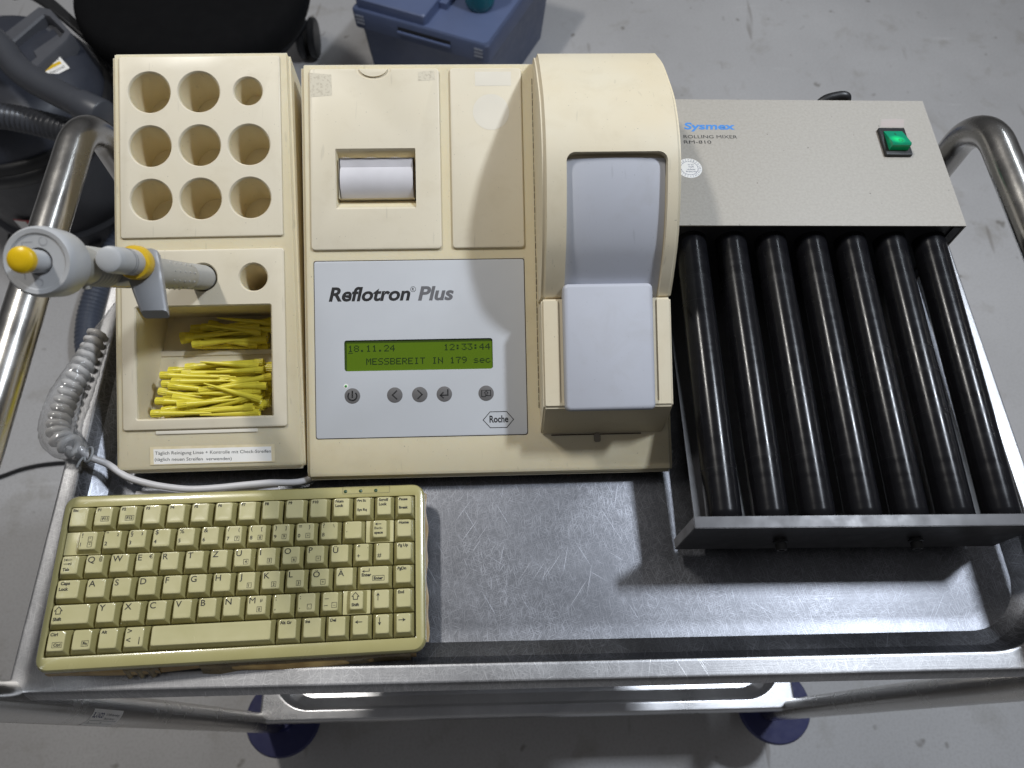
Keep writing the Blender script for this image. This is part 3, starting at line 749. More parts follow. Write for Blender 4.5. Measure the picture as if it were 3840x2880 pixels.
def stadium(x1_, y1_, r0, r1, z_, n=16):
    a = math.atan2(y1_, x1_); o = []
    for k in range(n + 1): t = a + PI / 2 + PI * k / n; o.append((r0 * math.cos(t), r0 * math.sin(t), z_))
    for k in range(n + 1): t = a - PI / 2 + PI * k / n; o.append((x1_ + r1 * math.cos(t), y1_ + r1 * math.sin(t), z_))
    return o
loft(bm, [stadium(kx * f, ky * f, r0, r1, z_) for f, r0, r1, z_ in ((.02, 1.06, 1.05, 11.6), (.25, 1.14, 1.05, 12.8), (.6, 1.17, 1.0, 14.4), (.9, 1.18, .98, 15.7), (1, 1.16, 1.0, 16.3), (1, 1.05, .92, 16.52))])
fin('finger_hook', bm, HGREY, pi_, smooth=50)
bm = B()
for k in range(8):
    a, b_ = -1.45 + k * .10, -1.45 + (k + 1) * .10
    bm.faces.new([bm.verts.new((1.19 * math.cos(t), 1.19 * math.sin(t), z_)) for t, z_ in ((a, 14.2), (b_, 14.2), (b_, 16.4), (a, 16.4))])
fin('grip_label', bm, YELRING, pi_, fix=False)

# ================================================================== KEYBOARD
kb = thing('keyboard', 'yellowed compact German keyboard under a glossy skin on the tray edge', 'keyboard')
kq = Vector((2.3202417e-02, 5.7300455e-02, 3.8472863e-02))
km = Matrix.Rotation(kq.length, 4, kq.normalized())
kb.location = Vector((-33.0433745, 5.1705223, 61.7 - 57.3548281)) * S; kb.rotation_euler = km.to_euler()
bm = B()
def RR(e, w, r, x0=0, y0=0, x1=28.2, y1=13.2): return [(x, y, w) for x, y in rrect(x0 + e, y0 + e, x1 - e, y1 - e, r, 6)]
ls = [RR(.9, -1.9, .5), RR(.25, -1.65, .9), RR(.02, -1.0, 1.0), RR(0, -.55, 1.0), RR(.06, -.25, .95), RR(.2, -.06, .85), RR(.38, 0, .7)]
kwx0, kwy0, kwx1, kwy1 = .66, 1.06, 27.42, 12.18
ls += [RR(0, .02, .12, kwx0 - .1, kwy0 - .1, kwx1 + .1, kwy1 + .1), RR(0, -.02, .1, kwx0, kwy0, kwx1, kwy1), RR(0, -.45, .1, kwx0, kwy0, kwx1, kwy1)]
loft(bm, ls, cap1=False)
flat(bm, rrect(kwx0, kwy0, kwx1, kwy1, .1, 6), -.45, 1)
polyline(bm, rrect(21.57, 12.47, 25.35, 13.05, .1, 3), .03, .026, 1, True)
case = fin('case', bm, [KCASE, KWELL], kb, smooth=30)
for u in (21.79, 23.01, 24.23):
    bm = B(); lathe(bm, [(.14, .0), (.14, .03), (.09, .06), (.01, .07)], 18, c=(u, 12.68, .0)); fin('indicator_led', bm, LEDG, kb)
ROWY = [12.12, 10.2, 8.38, 6.58, 4.78, 2.95, 1.1]
XS = [[.70, 2.5, 4.3, 6.1, 7.92, 9.73, 11.55, 13.35, 15.15, 16.97, 18.86, 20.69, 22.46, 24.13, 25.77, 27.4],
      [.70, 3.45, 5.25, 7.07, 8.88, 10.69, 12.5, 14.25, 16.08, 17.9, 19.78, 21.62, 23.48, 25.72, 27.38],
      [.70, 2.44, 4.23, 6.07, 7.89, 9.71, 11.55, 13.32, 15.1, 16.94, 18.78, 20.64, 22.5, 24.08, 25.69, 27.36],
      [.72, 2.81, 4.66, 6.48, 8.3, 10.14, 11.95, 13.74, 15.54, 17.39, 19.21, 21.08, 22.89, 25.63, 27.33],
      [.70, 3.83, 5.62, 7.42, 9.26, 11.07, 12.86, 14.6, 16.5, 18.3, 20.14, 21.84, 23.99, 25.68, 27.32],
      [.74, 2.45, 4.27, 6.07, 7.92, 16.98, 18.82, 20.64, 22.44, 24.13, 25.69, 27.31]]
def t2(a, b='', c='', d=''): return [(a, .14, .40, .26), (b, .10, 1.10, .27)] + ([(c, .92, .42, .20)] if c else []) + ([('#' + d, .80, 1.08, .20)] if d else [])
def bl(ch, d='', e=''): return [(ch, .12, .62 if ch in 'ÜÖÄ' else .54, .43)] + ([('#' + d, .80, 1.10, .21)] if d else []) + ([(e, .92, .42, .24)] if e else [])
def fk(s, d=''): return [(s, .16, .33, .21)] + ([('#' + d, .58, 1.05, .21)] if d else [])
def sm(*l): return [(s, .12, .33 + .36 * i, .21) for i, s in enumerate(l)]
LEG = [[[('Esc', .14, .30, .20)], fk('F1', 'F11'), fk('F2', 'F12'), fk('F3'), fk('F4'), fk('F5'), fk('F6'), fk('F7'), fk('F8'), fk('F9'), fk('F10'), sm('Num', 'Lock'), [('Prt Sc', .08, .33, .19), ('Sys Rq', .08, 1.08, .19)], sm('Scroll', 'Lock'), [('Pause', .08, .33, .20), ('Break', .08, 1.02, .20)]],
       [[('!', .16, .44, .27), ('1', .12, 1.10, .27), ('#°', .74, .66, .18), ('#^', .74, 1.1, .18)], t2('"', '2', '2'), t2('§', '3', '3'), t2('$', '4'), t2('%', '5'), t2('&', '6'), t2('/', '7', '{', '7'), t2('(', '8', '[', '8'), t2(')', '9', ']', '9'), t2('=', '0', '}', '×'), t2('?', 'ß', '\\'), t2('`', '´'), [('<', 0, 0, 0), ('Back-', .1, .70, .20), ('space', .1, 1.06, .20)], sm('Home')],
       [[('T', 0, 0, 0), ('Tab', .14, 1.10, .21)], bl('Q', '', '@'), bl('W'), bl('E', '', '€'), bl('R'), bl('T'), bl('Z'), bl('U', '4'), bl('I', '5'), bl('O', '6'), bl('P', '÷'), bl('Ü'), t2('*', '+', '~'), t2("'", '#'), sm('Pg Up')],
       [[('Caps', .2, .33, .22), ('Lock', .14, .75, .22)], bl('A'), bl('S'), bl('D'), bl('F'), bl('G'), bl('H'), bl('J', '1'), bl('K', '2'), bl('L', '3'), bl('Ö', '+'), bl('Ä'), [('E', 0, 0, 0), ('Enter', .12, .72, .22), ('#Enter', 1.05, 1.0, .21)], sm('PgDn')],
       [[('S', 0, 0, 0), ('Shift', .12, 1.10, .22)], bl('Y'), bl('X'), bl('C'), bl('V'), bl('B'), bl('N'), bl('M', '0', 'µ'), t2(';', ','), t2(':', '.', '', ','), [('_', .14, .42, .3), ('–', .1, 1.1, .27), ('#–', .78, 1.06, .21)], [('S', 0, 0, 0), ('Shift', .12, 1.12, .21)], [('U', 0, 0, 0)], sm('End')],
       [[('Ctrl', .12, .33, .21), ('#Ctrl', .45, 1.06, .2)], [('#Fn', .76, 1.06, .21)], [('Alt', .12, .33, .20)], [('>', .14, .45, .32), ('<', .12, 1.08, .32), ('|', 1.0, 1.08, .3)], [], [('Alt Gr', .10, .33, .21)], sm('Ins'), sm('Del'), [('L', 0, 0, 0)], [('D', 0, 0, 0)], [('R', 0, 0, 0)]]]
def sub(z1, a, b, k): return a + (b - a) * k
for r in range(6):
    yt, yb = ROWY[r], ROWY[r + 1]
    for i in range(len(XS[r]) - 1):
        x0, x1 = XS[r][i] + .03, XS[r][i + 1] - .03; y0, y1 = yb + .03, yt - .03
        tx0, tx1, ty0, ty1 = x0 + .26, x1 - .26, y0 + .30, y1 - .12
        if r == 1 and i == 0: tx0 = 1.95                              # stepped caps
        if r == 3 and i == 0: tx0 = 1.0; tx1 = 2.5
        if (r, i) in ((1, 12), (4, 11)): tx0 += .34; tx1 -= .28
        if r == 3 and i == 0: x0 = .8
        bm = B(); H = .50
        def Q(a, ra, zz): return [(x, y, zz) for x, y in rrect(x0 + (tx0 - x0) * a, y0 + (ty0 - y0) * a, x1 + (tx1 - x1) * a, y1 + (ty1 - y1) * a, ra, 4)]
        def Tt(e, zz, ra): return [(x, y, zz) for x, y in rrect(tx0 + e, ty0 + e, tx1 - e, ty1 - e, ra, 4)]
        if (r, i) in ((1, 0), (1, 12), (4, 11)):
            e0, e1 = x0, x1; sx0, sx1 = tx0 - .3, tx1 + .3
            plate(bm, e0, y0, e1, y1, -.35, .0, .06, .04)
            def Q(a, ra, zz): return [(x, y, zz) for x, y in rrect(sx0 + (tx0 - sx0) * a, y0 + .02 + (ty0 - y0 - .02) * a, sx1 + (tx1 - sx1) * a, y1 - .02 + (ty1 - y1 + .02) * a, ra, 4)]
            ls = [Q(.05, .07, -.02)]
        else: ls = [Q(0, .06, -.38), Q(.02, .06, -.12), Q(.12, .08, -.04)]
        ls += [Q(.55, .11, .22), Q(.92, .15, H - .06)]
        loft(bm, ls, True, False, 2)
        ls = [Q(.92, .15, H - .06), Tt(.0, H - .01, .17), Tt(.035, H + .015, .15), Tt(.09, H + .02, .13), Tt(.2, H + .014, .1), Tt(.42, H + .008, .05)]
        loft(bm, ls)
        z = H + .03
        for (s, du, dv, hh) in LEG[r][i]:
            X, Y = tx0 + du, ty1 - dv
            if len(s) == 1 and not s.isalnum() and hh: hh *= 1.25
            if hh == 0:
                X, Y = tx0 + .14, ty1
                if s == '<': arrow(bm, X + .5, Y - .28, X, Y - .28, .05, .2, z, 1)
                elif s == 'T':
                    arrow(bm, X + .55, Y - .28, X + .06, Y - .28, .045, .17, z, 1); seg(bm, X + .03, Y - .38, X + .03, Y - .18, .045, z, 1)
                    arrow(bm, X, Y - .58, X + .5, Y - .58, .045, .17, z, 1); seg(bm, X + .53, Y - .68, X + .53, Y - .48, .045, z, 1)
                elif s == 'E': polyline(bm, [(X + .55, Y - .16), (X + .55, Y - .34), (X + .1, Y - .34)], .045, z, 1); arrow(bm, X + .3, Y - .342, X, Y - .342, .04, .2, z + .002, 1)
                elif s == 'S':
                    q = [(.1, .62), (.1, .4), (0, .4), (.26, .1), (.52, .4), (.42, .4), (.42, .62)]
                    polyline(bm, [(X + a, Y - b_) for a, b_ in q], .05, z, 1, True)
                elif s == 'U': arrow(bm, X + .15, Y - .78, X + .15, Y - .2, .05, .24, z, 1)
                elif s == 'D': arrow(bm, X + .15, Y - .2, X + .15, Y - .78, .05, .24, z, 1)
                elif s == 'L': arrow(bm, X + .55, Y - .46, X, Y - .46, .05, .24, z, 1)
                elif s == 'R': arrow(bm, X, Y - .46, X + .55, Y - .46, .05, .24, z, 1)
                continue
            if not s: continue
            bx = s.startswith('#') and len(s) > 1; s = s[1:] if bx else s
            k = CAP / CAP; gv = glyphs(s, 0, .012)[0]
            if not gv: continue
            wd = (max(v[0] for v in gv) - min(v[0] for v in gv)) * hh / CAP * 1.05
            if X + wd > tx1 - .04: wd = tx1 - .04 - X
            text(bm, s, X, Y, hh, z, 1, w=wd, bold=0 if s == 'M' else .008 if hh > .35 else .036 if s.replace(' ', '').isalnum() and len(s) > 1 else .02 if s.isalnum() else .006)
            if bx: frame_box(bm, X - .09, Y - .08, X + max(wd, .12) + .09, Y + hh + .08, .028, z, 1)
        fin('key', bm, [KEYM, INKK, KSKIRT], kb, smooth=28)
bm = B()                                                            # loose edge of the protective skin along the front
n = 40; rows = [[], [], []]
for k in range(n + 1):
    u = .6 + 26.8 * k / n; t = k / n; d = .12 + .22 * math.sin(t * 7) ** 2 + (.25 if .45 < t < .9 else 0)
    rows[0].append((u, .2, -.62)); rows[1].append((u, -d * .5, -1.0)); rows[2].append((u, -d, -1.45 - .03 * math.sin(k)))
loft(bm, rows, False, False, closed=False)
n = 30; rows = [[], [], []]
for k in range(n + 1):
    v = .8 + 11.8 * k / n; d = .14 + .06 * math.sin(k * .9) + .05 * math.sin(k * .37)
    rows[0].append((28.0, v, -.62)); rows[1].append((28.15 + d * .5, v, -1.0)); rows[2].append((28.2 + d, v, -1.4))
loft(bm, rows, False, False, closed=False)
fin('skin_edge', bm, FILM, kb, smooth=60, fix=False)
bm = B()
for a, b_ in ((6.1, 8.6), (11.5, 27.0)):
    n = 24; rows = [[], [], [], []]
    for k in range(n + 1):
        u = a + (b_ - a) * k / n; d = .30 + .12 * math.sin(k * .8) + .05 * random.random()
        rows[0].append((u, .05, -.55)); rows[1].append((u, -.12, -.75)); rows[2].append((u, -d * .8, -1.25)); rows[3].append((u, -d - .15, -1.68))
    loft(bm, rows, False, False, closed=False)
fin('skin_tape', bm, TAPE, kb, smooth=60, fix=False)

# keyboard cable, its bagged coil and the tie
ca = thing('keyboard_cable', 'pale grey keyboard cable with a coiled section hanging over the left rim', 'cable', (-33, 22.5, 2))
CL = (33, -22.5, -2)
bm = B(); tube(bm, spline([(-34.2, 22.9, 3.0), (-33.3, 22.2, 2.9), (-32.1, 21.8, 2.2), (-30.4, 20.75, 1.9), (-28.5, 20.15, 1.8), (-26.7, 19.8, 1.8), (-24.9, 19.62, 1.8), (-22.7, 19.75, 1.7), (-21, 19.95, 1.6), (-18.8, 20.2, 1.4), (-15.6, 20.6, .9), (-13, 23, .5)], 8), .29, 14)
fin('straight_cable', bm, CABLE, ca, CL, smooth=60)
axis = spline([(-35.7, 34.5, 2.0), (-36.1, 31.0, 2.4), (-36.5, 28.8, 2.6), (-36.75, 26.8, 2.6), (-36.6, 25.0, 2.8), (-36.0, 23.8, 3.0), (-34.6, 23.0, 3.0)], 30)
bm = B(); pts = []; cum = 0; prev = axis[0]
for i, p in enumerate(axis):
    cum += (p - prev).length; prev = p
    t = (axis[min(i + 1, len(axis) - 1)] - axis[max(i - 1, 0)]).normalized(); s = t.cross(Vector((0, 0, 1))).normalized(); up = s.cross(t)
    a = cum / .78 * 2 * PI; r = .72
    pts.append((cum, p, s, up))
tot = cum; hel = []
m_ = int(tot / .78 * 16)
for k in range(m_ + 1):
    d = tot * k / m_; j = min(range(len(pts)), key=lambda q: abs(pts[q][0] - d)); _, p, s, up = pts[j]; a = d / .78 * 2 * PI
    hel.append(p + (s * math.cos(a) + up * math.sin(a)) * .72)
tube(bm, hel, .27, 8); fin('coiled_section', bm, COILM, ca, CL, smooth=60)
bm = B(); ax2 = spline([(-34.6, 38.5, 1.6), (-35.0, 36.0, 2.0), (-35.8, 32.5, 2.4), (-36.3, 29.5, 2.7), (-36.75, 26.8, 2.7), (-36.7, 25.0, 2.8), (-36.1, 23.8, 2.9), (-34.6, 22.9, 2.9), (-33.4, 22.3, 2.8)], 9)
ls = tube(bm, ax2, lambda t: (.25 + 1.15 * min(1, t * 2.2)) if t < .8 else 1.4 - (t - .8) / .2 * 1.0, 26, cap=False)
for v in bm.verts: v.co += Vector((random.gauss(0, .035), random.gauss(0, .035), random.gauss(0, .035)))
bag = fin('plastic_bag', bm, CLEAR, smooth=70, fix=False)
tag(bag, 'crumpled clear plastic bag wrapped round the cable coil on the left rim', 'plastic bag')
bm = B()
pth = [Vector((-33.2 + .42 * math.cos(t), 22.25 + .62 * math.sin(t), 3.35 + .25 * math.cos(t))) for t in [k * 2 * PI / 24 for k in range(25)]]
tube(bm, pth, .11, 8); tube(bm, spline([(-33.55, 22.0, 3.4), (-33.8, 21.6, 3.35), (-34.0, 21.2, 3.2)], 5), .1, 8)
tag(fin('cable_tie', bm, TIEM, smooth=60), 'small grey looped cable tie closing the clear bag beside the rack', 'cable tie')
bm = B(); plate(bm, -6, -2.2, 6, 0, 0, .03, .05, .01)
tag(fin('paper_slip', bm, PAPER, loc=(-24.0, 20.0, .9), rot=(0, -.03, .02)), 'narrow slip of white paper half under the back of the keyboard', 'paper')

# ================================================================== ROLLER MIXER
mx = thing('roller_mixer', 'black and grey laboratory tube roller with seven rollers on the right', 'mixer', (28.4, 27, 0), -.008)
ML = (-28.4, -27, 0)
bm = B()
x0, x1, y0, y1, zt = 14.2, 41.75, 39.7, 54.6, 10.7
loft(bm, [[(x, y0, zt - .12), (x, y0, zt), (x, y1, zt), (x, y1, 2.0), (x, y1 - .15, 2.0), (x, y1 - .15, zt - .12)] for x in (x0, x1)])
box(bm, x0, y0, 2.0, x0 + .12, y1 - .15, zt - .121); box(bm, x1 - .12, y0, 2.0, x1, y1 - .15, zt - .121)
z = zt + .012
text(bm, 'Sysmex', 18.25, 50.8, .78, z, 1, w=4.8, shear=.12, bold=.03)
for q in range(3):
    pass
text(bm, 'ROLLING MIXER', 18.05, 49.68, .38, z, 2, w=5.0, bold=0); text(bm, 'RM-810', 18.0, 49.03, .38, z, 2, w=2.55, bold=0)
flat(bm, [(36.85, 51.2), (39.04, 51.2), (39.35, 52.25), (37.15, 52.25)], z, 3)
hs = fin('housing', bm, [HOUSE, INKB, INK, PINK], mx, ML, smooth=30, fix=False)
bm = B(); flat(bm, circ(18.15, 46.1, 1.14, 48), z, 0); ring(bm, 18.15, 46.1, .76, .79, z + .006, n=40, mi=1)
for i in range(12):
    a = PI / 2 - i * 2 * PI / 12 + PI; nn = str((i + 1)); rr = .87
    text(bm, nn, 18.15 + rr * math.cos(a), 46.1 + rr * math.sin(a), .17, z + .006, 1, align='C', rot=a - PI / 2)
    seg(bm, 18.15 + .79 * math.cos(a + .26), 46.1 + .79 * math.sin(a + .26), 18.15 + 1.12 * math.cos(a + .26), 46.1 + 1.12 * math.sin(a + .26), .02, z + .006, 1)
for s_, y in (('IV V3', 46.42), ('TGM', 46.16), ('nächster', 45.88), ('Prüftermin', 45.62)): text(bm, s_, 18.3, y, .16, z + .006, 1, align='C')
fin('test_sticker', bm, [LABELW, NAVYINK], hs, smooth=0, fix=False)
bm = B(); box(bm, x0 + .13, 39.9, 1.9, x1 - .13, 41.3, zt - .13); box(bm, x1 - .95, 39.75, 1.9, x1 - .13, 39.89, zt - .3); box(bm, x0 + .13, 39.75, 1.9, x0 + .95, 39.89, zt - .3)
box(bm, x0 + .13, 41.3, 1.8, x1 - .13, y1 - .2, 2.0)
fin('gear_panel', bm, BLACKM, mx, ML)
bm = B(); box(bm, 15.15, 13.72, 1.9, 41.6, 14.62, 8.5); fin('front_plate', bm, PLATEM, mx, ML, bev=(.05, 30))
for i in range(7):
    xx = 17.95 + 3.6 * i
    bm = B(); pf = [(.4, 13.9), (.4, 14.6), (1.30, 14.68)]
    pf += [(1.36, 14.75 + k * .5) for k in range(51)] + [(1.36, 40.3)]
    lathe(bm, pf, 40, axis='Y', c=(xx, 0, 6.83))
    for v in bm.verts: v.co.z += (v.co.y - 14) * 1.55 / 27; v.co.x += (v.co.y - 14) * .004
    fin('roller', bm, ROLLER, mx, ML, smooth=40)
bm = B(); box(bm, 17.0, 14.63, 2.0, 41.3, 39.88, 2.15); fin('light_block_pan', bm, BLACKM, mx, ML)  # added black pan, stops light falling through the roller gaps
for xx, yy in ((22.3, 14.6), (33.2, 14.6), (18, 52), (38, 52)):
    bm = B(); lathe(bm, [(.55, 0), (.6, .1), (.6, 1.95)], 18, c=(xx, yy, 0)); fin('foot', bm, BLACKP, mx, ML)
for xx in (22.75, 33.5):
    bm = B(); lathe(bm, [(.42, 13.74), (.42, 13.65), (.58, 13.6), (.58, 13.45), (.46, 13.4), (.43, 12.95), (.38, 12.88), (.26, 12.86), (.24, 13.2), (.02, 13.2)], 18, axis='Y', c=(xx, 0, 4.9))
    lathe(bm, [(.37, 12.855), (.28, 12.85)], 18, axis='Y', c=(xx, 0, 4.9), mi=1, cap=False)
    fin('socket_screw', bm, [BLACKP, TUBE], mx, ML)
bm = B(); plate(bm, 36.38, 47.55, 38.86, 50.82, zt, zt + .32, .1, .05); sw = fin('switch', bm, BLACKP, mx, ML)
bm = B()
sd = [(48.05, zt + .3), (48.05, zt + 1.0), (48.2, zt + 1.12), (49.2, zt + .78), (50.3, zt + .40), (50.3, zt + .3)]
loft(bm, [[(x, y, z_) for y, z_ in sd] for x in (36.75, 38.48)])
for u, v, k in ((37.6, 49.75, 0), (37.65, 48.62, 1)):
    hgt = lambda y: zt + 1.12 - (y - 48.2) * .343 + .015
    if k == 0:
        bm.faces.new([bm.verts.new((x, y, hgt(y))) for x, y in ((u - .03, v - .22), (u + .03, v - .22), (u + .03, v + .22), (u - .03, v + .22))]).material_index = 1
    else:
        for q in range(20):
            a, b_ = q * PI / 10, (q + 1) * PI / 10
            bm.faces.new([bm.verts.new((u + rr * math.cos(t), v + rr * math.sin(t), hgt(v + rr * math.sin(t)))) for rr, t in ((.20, a), (.20, b_), (.15, b_), (.15, a))]).material_index = 1
rc = fin('rocker', bm, [ROCKER, INK], sw, fix=True, smooth=30)
bm = B(); tube(bm, spline([(31.6, 54.7, 9.2), (32.6, 55.4, 9.9), (33.6, 55.6, 10.2), (34.6, 55.6, 10.3), (34.9, 55.5, 9.6), (35.0, 55.4, 7.0), (35.2, 56, 3)], 6), .45, 12); fin('power_cord', bm, BLACKP, mx, ML, smooth=60)

# ================================================================== THINGS ON THE FLOOR BEHIND
vc = thing('vacuum_cleaner', 'dark grey drum vacuum cleaner with ribbed hose standing on the floor', 'vacuum cleaner', (-98, 122.5, FZ))
VL = (98, -122.5, -FZ); cx, cy = -98.5, 122.8
bm = B(); lathe(bm, [(15.0, FZ + 7), (17.5, FZ + 8), (18.6, -60), (18.9, -57)], 64, c=(cx, cy, 0)); 
lathe(bm, [(17.8, FZ + 7.6), (18.6, FZ + 8.4), (19.0, FZ + 12), (18.6, FZ + 12.4)], 64, mi=1, c=(cx, cy, 0))
drum = fin('drum', bm, [plastic('drum_grey', (.050, .051, .056), .5, (.042, .043, .048), 15, .1), VGREY], vc, VL, smooth=50)
bm = B()
for k in range(8):
    a0, a1 = -1.55 + .07 * k - .25, -1.55 + .07 * (k + 1) - .25
    for (z0, z1, mi) in ((-72.5, -69.5, 0), (-69.5, -69.0, 1)):
        bm.faces.new([bm.verts.new((cx + 18.75 * math.cos(t), cy + 18.75 * math.sin(t), zz)) for t, zz in ((a0, z0), (a1, z0), (a1, z1), (a0, z1))]).material_index = 1 if (k in (2, 6) or mi) else 0
fin('drum_sticker', bm, [LABELW, REDM], drum, smooth=50, fix=False)
bm = B(); lathe(bm, [(18.9, -58), (20.3, -57.2), (20.7, -55.5), (20.4, -54.4), (20.0, -54.2), (20.0, -52.6), (19.4, -52), (18.6, -52)], 64, c=(cx, cy, 0))
fin('clamp_ring', bm, BLACKP, vc, VL, smooth=50)
bm = B(); lathe(bm, [(18.9, -52.2), (18.7, -50), (17.6, -47.5), (15.5, -45.2), (12, -44), (.1, -43.6)], 64, c=(cx, cy, 0))
head = fin('motor_head', bm, VBLUE, vc, VL, smooth=35)
bm = B()
out = [(-95.8, 129.3), (-90.9, 137.2), (-88.4, 136.5), (-82.6, 129.6), (-82.9, 127.4), (-87.3, 118.9), (-91.2, 122.5), (-93.7, 126.5)]
inn = [(-93.4, 126.6), (-89.2, 134.6), (-87.9, 134.0), (-84.0, 129.8), (-84.4, 128.4), (-88.9, 120.6), (-91.3, 123.2), (-92.6, 124.9)]
loft(bm, [[(x, y, -46) for x, y in out], [(x, y, -42.6) for x, y in out], [(x * .9 + a * .1, y * .9 + b_ * .1, -42.2) for (x, y), (a, b_) in zip(out, inn)], [(x * .1 + a * .9, y * .1 + b_ * .9, -42.2) for (x, y), (a, b_) in zip(out, inn)], [(x, y, -42.6) for x, y in inn], [(x, y, -44.6) for x, y in inn]], True, True)
fin('carry_handle', bm, VGREY, vc, VL, smooth=30)
bm = B()
for s0, s1, mi in ((.0, .38, 1), (.42, .66, 0), (.70, .95, 0)):
    a, b_, c_, d_ = Vector((-91.6, 128.8)), Vector((-87.6, 132.6)), Vector((-87.2, 121.8)), Vector((-84.3, 127.8))
    p = [a.lerp(c_, s0), a.lerp(c_, s1), b_.lerp(d_, s1), b_.lerp(d_, s0)]
    prism(bm, [tuple(q) for q in p], -45, -43.9 + (.3 if mi == 0 else 0), mi)
fin('grip_recess', bm, [VGREY, VBLUE], vc, VL, smooth=20)
bm = B()
lc = Vector((-85.6, 122.4, -44.2)); tdx = Vector((.66, .72, -.08)).normalized(); tn = Vector((.36, -.26, .90)); tn = (tn - tdx * tn.dot(tdx)).normalized(); tdy = tn.cross(tdx)
lf = lambda a, b_, h: tuple(lc + tdx * a + tdy * b_ + tn * h)
def quad(a0, b0, a1, b1, h, mi): bm.faces.new([bm.verts.new(lf(*p, h)) for p in ((a0, b0), (a1, b0), (a1, b1), (a0, b1))]).material_index = mi
quad(-4.6, -2.0, 2.3, 2.0, .3, 0); quad(-4.2, -.55, 1.7, .05, .32, 2)
text(bm, 'KÄRCHER', -4.3, .35, 1.2, 0, 1, w=6.2, bold=.035, fn=lambda x, y, z_: lf(x, y, .32)); text(bm, 'Professional', -2.5, -1.5, .6, 0, 1, fn=lambda x, y, z_: lf(x, y, .32))
fin('maker_plate', bm, [LABELW, INK, YELLOW], head, smooth=0, fix=False)
bm = B(); box(bm, -79.6, 114.4, -56, -77.8, 117, -53); fin('ring_clip', bm, YELLOW, vc, VL, bev=(.2,))
bm = B(); tube(bm, spline([(-97, 120, -34), (-91.5, 118.5, -33.5), (-87.5, 115.2, -33.6), (-83.7, 110.6, -34.3), (-79.8, 107.4, -34.5), (-73.3, 103.4, -34.6), (-69, 100.8, -34.6)], 8), lambda t: 2.35 if t > .2 else 2.8, 24)
lathe(bm, [(2.35, 0), (2.7, .1), (2.75, 5), (2.5, 5.3)], 24)
for v in list(bm.verts)[-96:]:
    p = v.co.copy(); d = Vector((.86, -.5, 0)); s = Vector((.5, .86, 0)); v.co = Vector((-70.5, 101.7, -34.6)) + d * p.z + s * p.x + Vector((0, 0, 1)) * p.y
fin('suction_wand', bm, VHOSE, vc, VL, smooth=60)
def ribbed(path, r, amp, pitch, n=20):
    P = [Vector(p) for p in path]; cum = [0]
    for a, b_ in zip(P, P[1:]): cum.append(cum[-1] + (b_ - a).length)
    L = cum[-1]; k = int(L / pitch * 6); pts = []; j = 0
    for q in range(k + 1):
        d = L * q / k
        while j < len(P) - 2 and cum[j + 1] < d: j += 1
        t = (d - cum[j]) / max(1e-6, cum[j + 1] - cum[j]); pts.append(P[j].lerp(P[j + 1], min(1, t)))
    b2 = B(); tube(b2, pts, lambda t: r + amp * (.5 + .5 * math.cos(t * L / pitch * 2 * PI)), n); return b2
bm = ribbed(spline([(-99, 107.8, -43), (-92.1, 107.4, -42.5), (-87.4, 106.5, -42.3), (-82.7, 105.2, -42.3), (-78.4, 103.8, -42.3), (-75.6, 103.0, -42.3), (-72.8, 102.4, -42.5), (-68, 103, -46), (-66, 108, -54), (-69, 114, -64)], 10), 2.0, .45, 1.05)
fin('ribbed_hose', bm, VHOSE, vc, VL, smooth=60)
bm = ribbed(spline([(-72, 116, -72), (-80, 112, -76), (-86.5, 101, -80), (-89.5, 92, -83), (-89.8, 86, -84), (-88.5, 80, -84.5), (-84.5, 74, -85), (-79, 69, -85.3), (-70, 64, -85.4), (-58, 62, -85.4)], 10), 2.45, .22, 1.0)
fin('floor_hose', bm, VHOSE2, vc, VL, smooth=60)
for (a, rr) in ((-1.1, 4.6), (-2.2, 4.6), (.3, 4.6)):
    bm = B(); px_, py_ = cx + 18 * math.cos(a), cy + 18 * math.sin(a); lathe(bm, [(3, -1.6), (rr, -1.4), (rr, 1.4), (3, 1.6)], 28, axis='X', c=(px_, py_, FZ + rr)); fin('wheel', bm, BLACKP, vc, VL)
bm = B()
for k in range(4):
    o = k * 1.1
    tube(bm, spline([(-102, 151 - o, -48), (-98 + o * .3, 148.7 - o, -46), (-92.3 + o * .4, 144.2 - o, -46), (-87.2 + o * .5, 140.0 - o, -48), (-83.0 + o * .5, 136.4 - o, -50), (-80.4 + o * .5, 133 - o, -52), (-78.2 + o * .4, 129 - o, -56 - o), (-77.8, 122 - o, -64)], 6), .62, 10)
fin('power_cord', bm, BLACKP, vc, VL, smooth=60)

st = thing('wheeled_stool', 'large black round-seated stool on wheels behind the tube rack', 'stool', (-62, 152, FZ))
SL = (62, -152, -FZ)
def sup(cx, cy, rx, ry, e, n=72):
    o = []
    for k in range(n):
        t = 2 * PI * k / n; c_, s_ = math.cos(t), math.sin(t); o.append((cx + rx * math.copysign(abs(c_) ** (2 / e), c_), cy + ry * math.copysign(abs(s_) ** (2 / e), s_)))
    return o
bm = B(); loft(bm, [[(x, y, zz) for x, y in sup(-62.5, 149, 24.5 * k, 25.5 * k, 2.3)] for k, zz in ((.9, -50), (.98, -49), (1.0, -46.5), (.985, -44.2), (.94, -43), (.85, -42.4), (.5, -42.1), (.1, -42))])
fin('seat', bm, FABRIC, st, SL, smooth=60)
bm = B(); lathe(bm, [(2.5, -50), (2.5, -70), (3.4, -70), (3.4, -79)], 20, c=(-62.5, 149, 0)); fin('column', bm, BLACKP, st, SL)
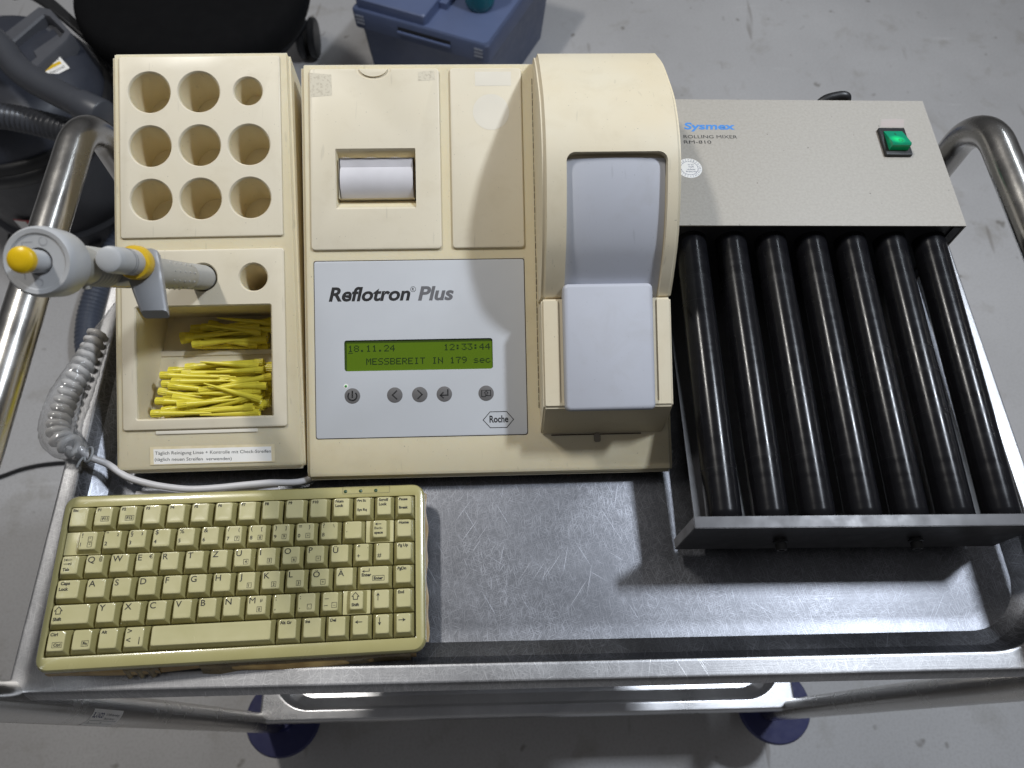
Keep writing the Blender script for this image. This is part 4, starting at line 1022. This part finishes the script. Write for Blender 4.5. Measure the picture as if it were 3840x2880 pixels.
for k in range(5):
    a = math.radians(58 + 72 * k); ex, ey = -62.5 + 38 * math.cos(a), 149 + 38 * math.sin(a); ex2, ey2 = -62.5 + 33 * math.cos(a), 149 + 33 * math.sin(a)
    if k == 0: ex, ey = -49.5, 178.5
    bm = B(); tube(bm, [(-62.5, 149, -76), (ex, ey, -78)], lambda t: 2.4 - t, 12); fin('base_arm', bm, BLACKP, st, SL)
    bm = B()
    for o in (-1.6, 1.6): lathe(bm, [(1.5, -1.1), (4.8, -1.0), (5.3, -.6), (5.3, .6), (4.8, 1.0), (1.5, 1.1)], 28, axis='X', c=(ex + o, ey, FZ + 5.3))
    fin('caster', bm, BLACKP, st, SL)

bx = thing('storage_box', 'blue-grey plastic box with sloping sides on the floor behind the analyzer', 'box', (-11, 165, FZ), 0)
A_ = Vector((.8, 150.3)); e1 = Vector((-34.2, 13.6)); e1n = e1.normalized(); e2n = Vector((.46, .888)).normalized(); LA, LB = 36.6, 42
BXL = (11, -165, -FZ)
def bq(a, b_): p = A_ + e1n * a + e2n * b_; return (p.x, p.y)
def brr(i, r=1.0, a0=0, b0=0, a1=None, b1=None):
    a1 = LA if a1 is None else a1; b1 = LB if b1 is None else b1
    return [bq(x, y) for x, y in rrect(a0 + i, b0 + i, a1 - i, b1 - i, r, 4)]
ZT = -62.6
bm = B(); loft(bm, [[(x, y, zz) for x, y in brr(i, 1.4)] for i, zz in ((2.4, FZ), (1.2, ZT - 5.2), (1.1, ZT - 5))]); fin('bin_body', bm, BOXB, bx, BXL)
bm = B(); loft(bm, [[(x, y, zz) for x, y in brr(i, 1.2)] for i, zz in ((1.0, ZT - 5.2), (.15, ZT - 5), (0, ZT - .4), (.25, ZT), (.95, ZT), (1.1, ZT - .5))], cap1=False)
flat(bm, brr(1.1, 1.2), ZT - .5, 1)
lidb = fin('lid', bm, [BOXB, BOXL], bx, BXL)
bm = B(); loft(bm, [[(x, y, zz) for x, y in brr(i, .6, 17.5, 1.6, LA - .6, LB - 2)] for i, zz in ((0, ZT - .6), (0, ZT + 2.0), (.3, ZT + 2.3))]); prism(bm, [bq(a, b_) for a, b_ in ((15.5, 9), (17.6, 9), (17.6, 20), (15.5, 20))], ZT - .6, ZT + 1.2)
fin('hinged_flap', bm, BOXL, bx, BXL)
bm = B()
def front(a0, a1, z0, z1, d0, mi=0):
    p, q = Vector(bq(a0, -.02)), Vector(bq(a1, -.02)); nn_ = -e2n * d0
    loft(bm, [[(p.x, p.y, z0), (q.x, q.y, z0), (q.x, q.y, z1), (p.x, p.y, z1)], [(p.x + nn_.x, p.y + nn_.y, z0), (q.x + nn_.x, q.y + nn_.y, z0), (q.x + nn_.x, q.y + nn_.y, z1), (p.x + nn_.x, p.y + nn_.y, z1)]], mi=mi)
front(10, 24, ZT - 3.0, ZT - 2.5, .5, 0); front(10, 24, ZT - 2.5, ZT - 1.4, .02, 1)
fin('front_slot', bm, [BOXL, BLACKP], lidb, smooth=20)
PALEP = plastic('pale_print', (.25, .27, .33), .5)
for a in (1.5, 33.2):
    bm = B()
    for k in range(3): front(a, a + 2.2, ZT - 3.6 + k * .95, ZT - 3.1 + k * .95, .12, 0)
    fin('print_mark', bm, PALEP, lidb, smooth=20)
bm = B(); lathe(bm, [(3.2, 0), (3.5, .4), (3.9, 2), (4.2, 10), (4.3, 11), (3.9, 11), (3.4, 1.2), (.1, 1.0)], 36, cap=False)
tag(fin('drinking_cup', bm, TEAL, loc=(-1.2, 166.2, ZT - .49)), 'clear teal plastic cup standing on the blue-grey box', 'cup')

bm = B(); tube(bm, spline([(-118, 47, FZ + .5), (-108, 50.2, FZ + .45), (-102, 52.4, FZ + .45), (-98, 54.0, FZ + .45), (-93, 55.0, FZ + .45), (-86, 55.2, FZ + .45), (-74, 54, FZ + .45), (-60, 58, FZ + .45)], 8), .42, 10)
tag(fin('floor_cable', bm, BLACKP, smooth=60), 'thin black cable lying on the concrete floor left of the trolley', 'cable')
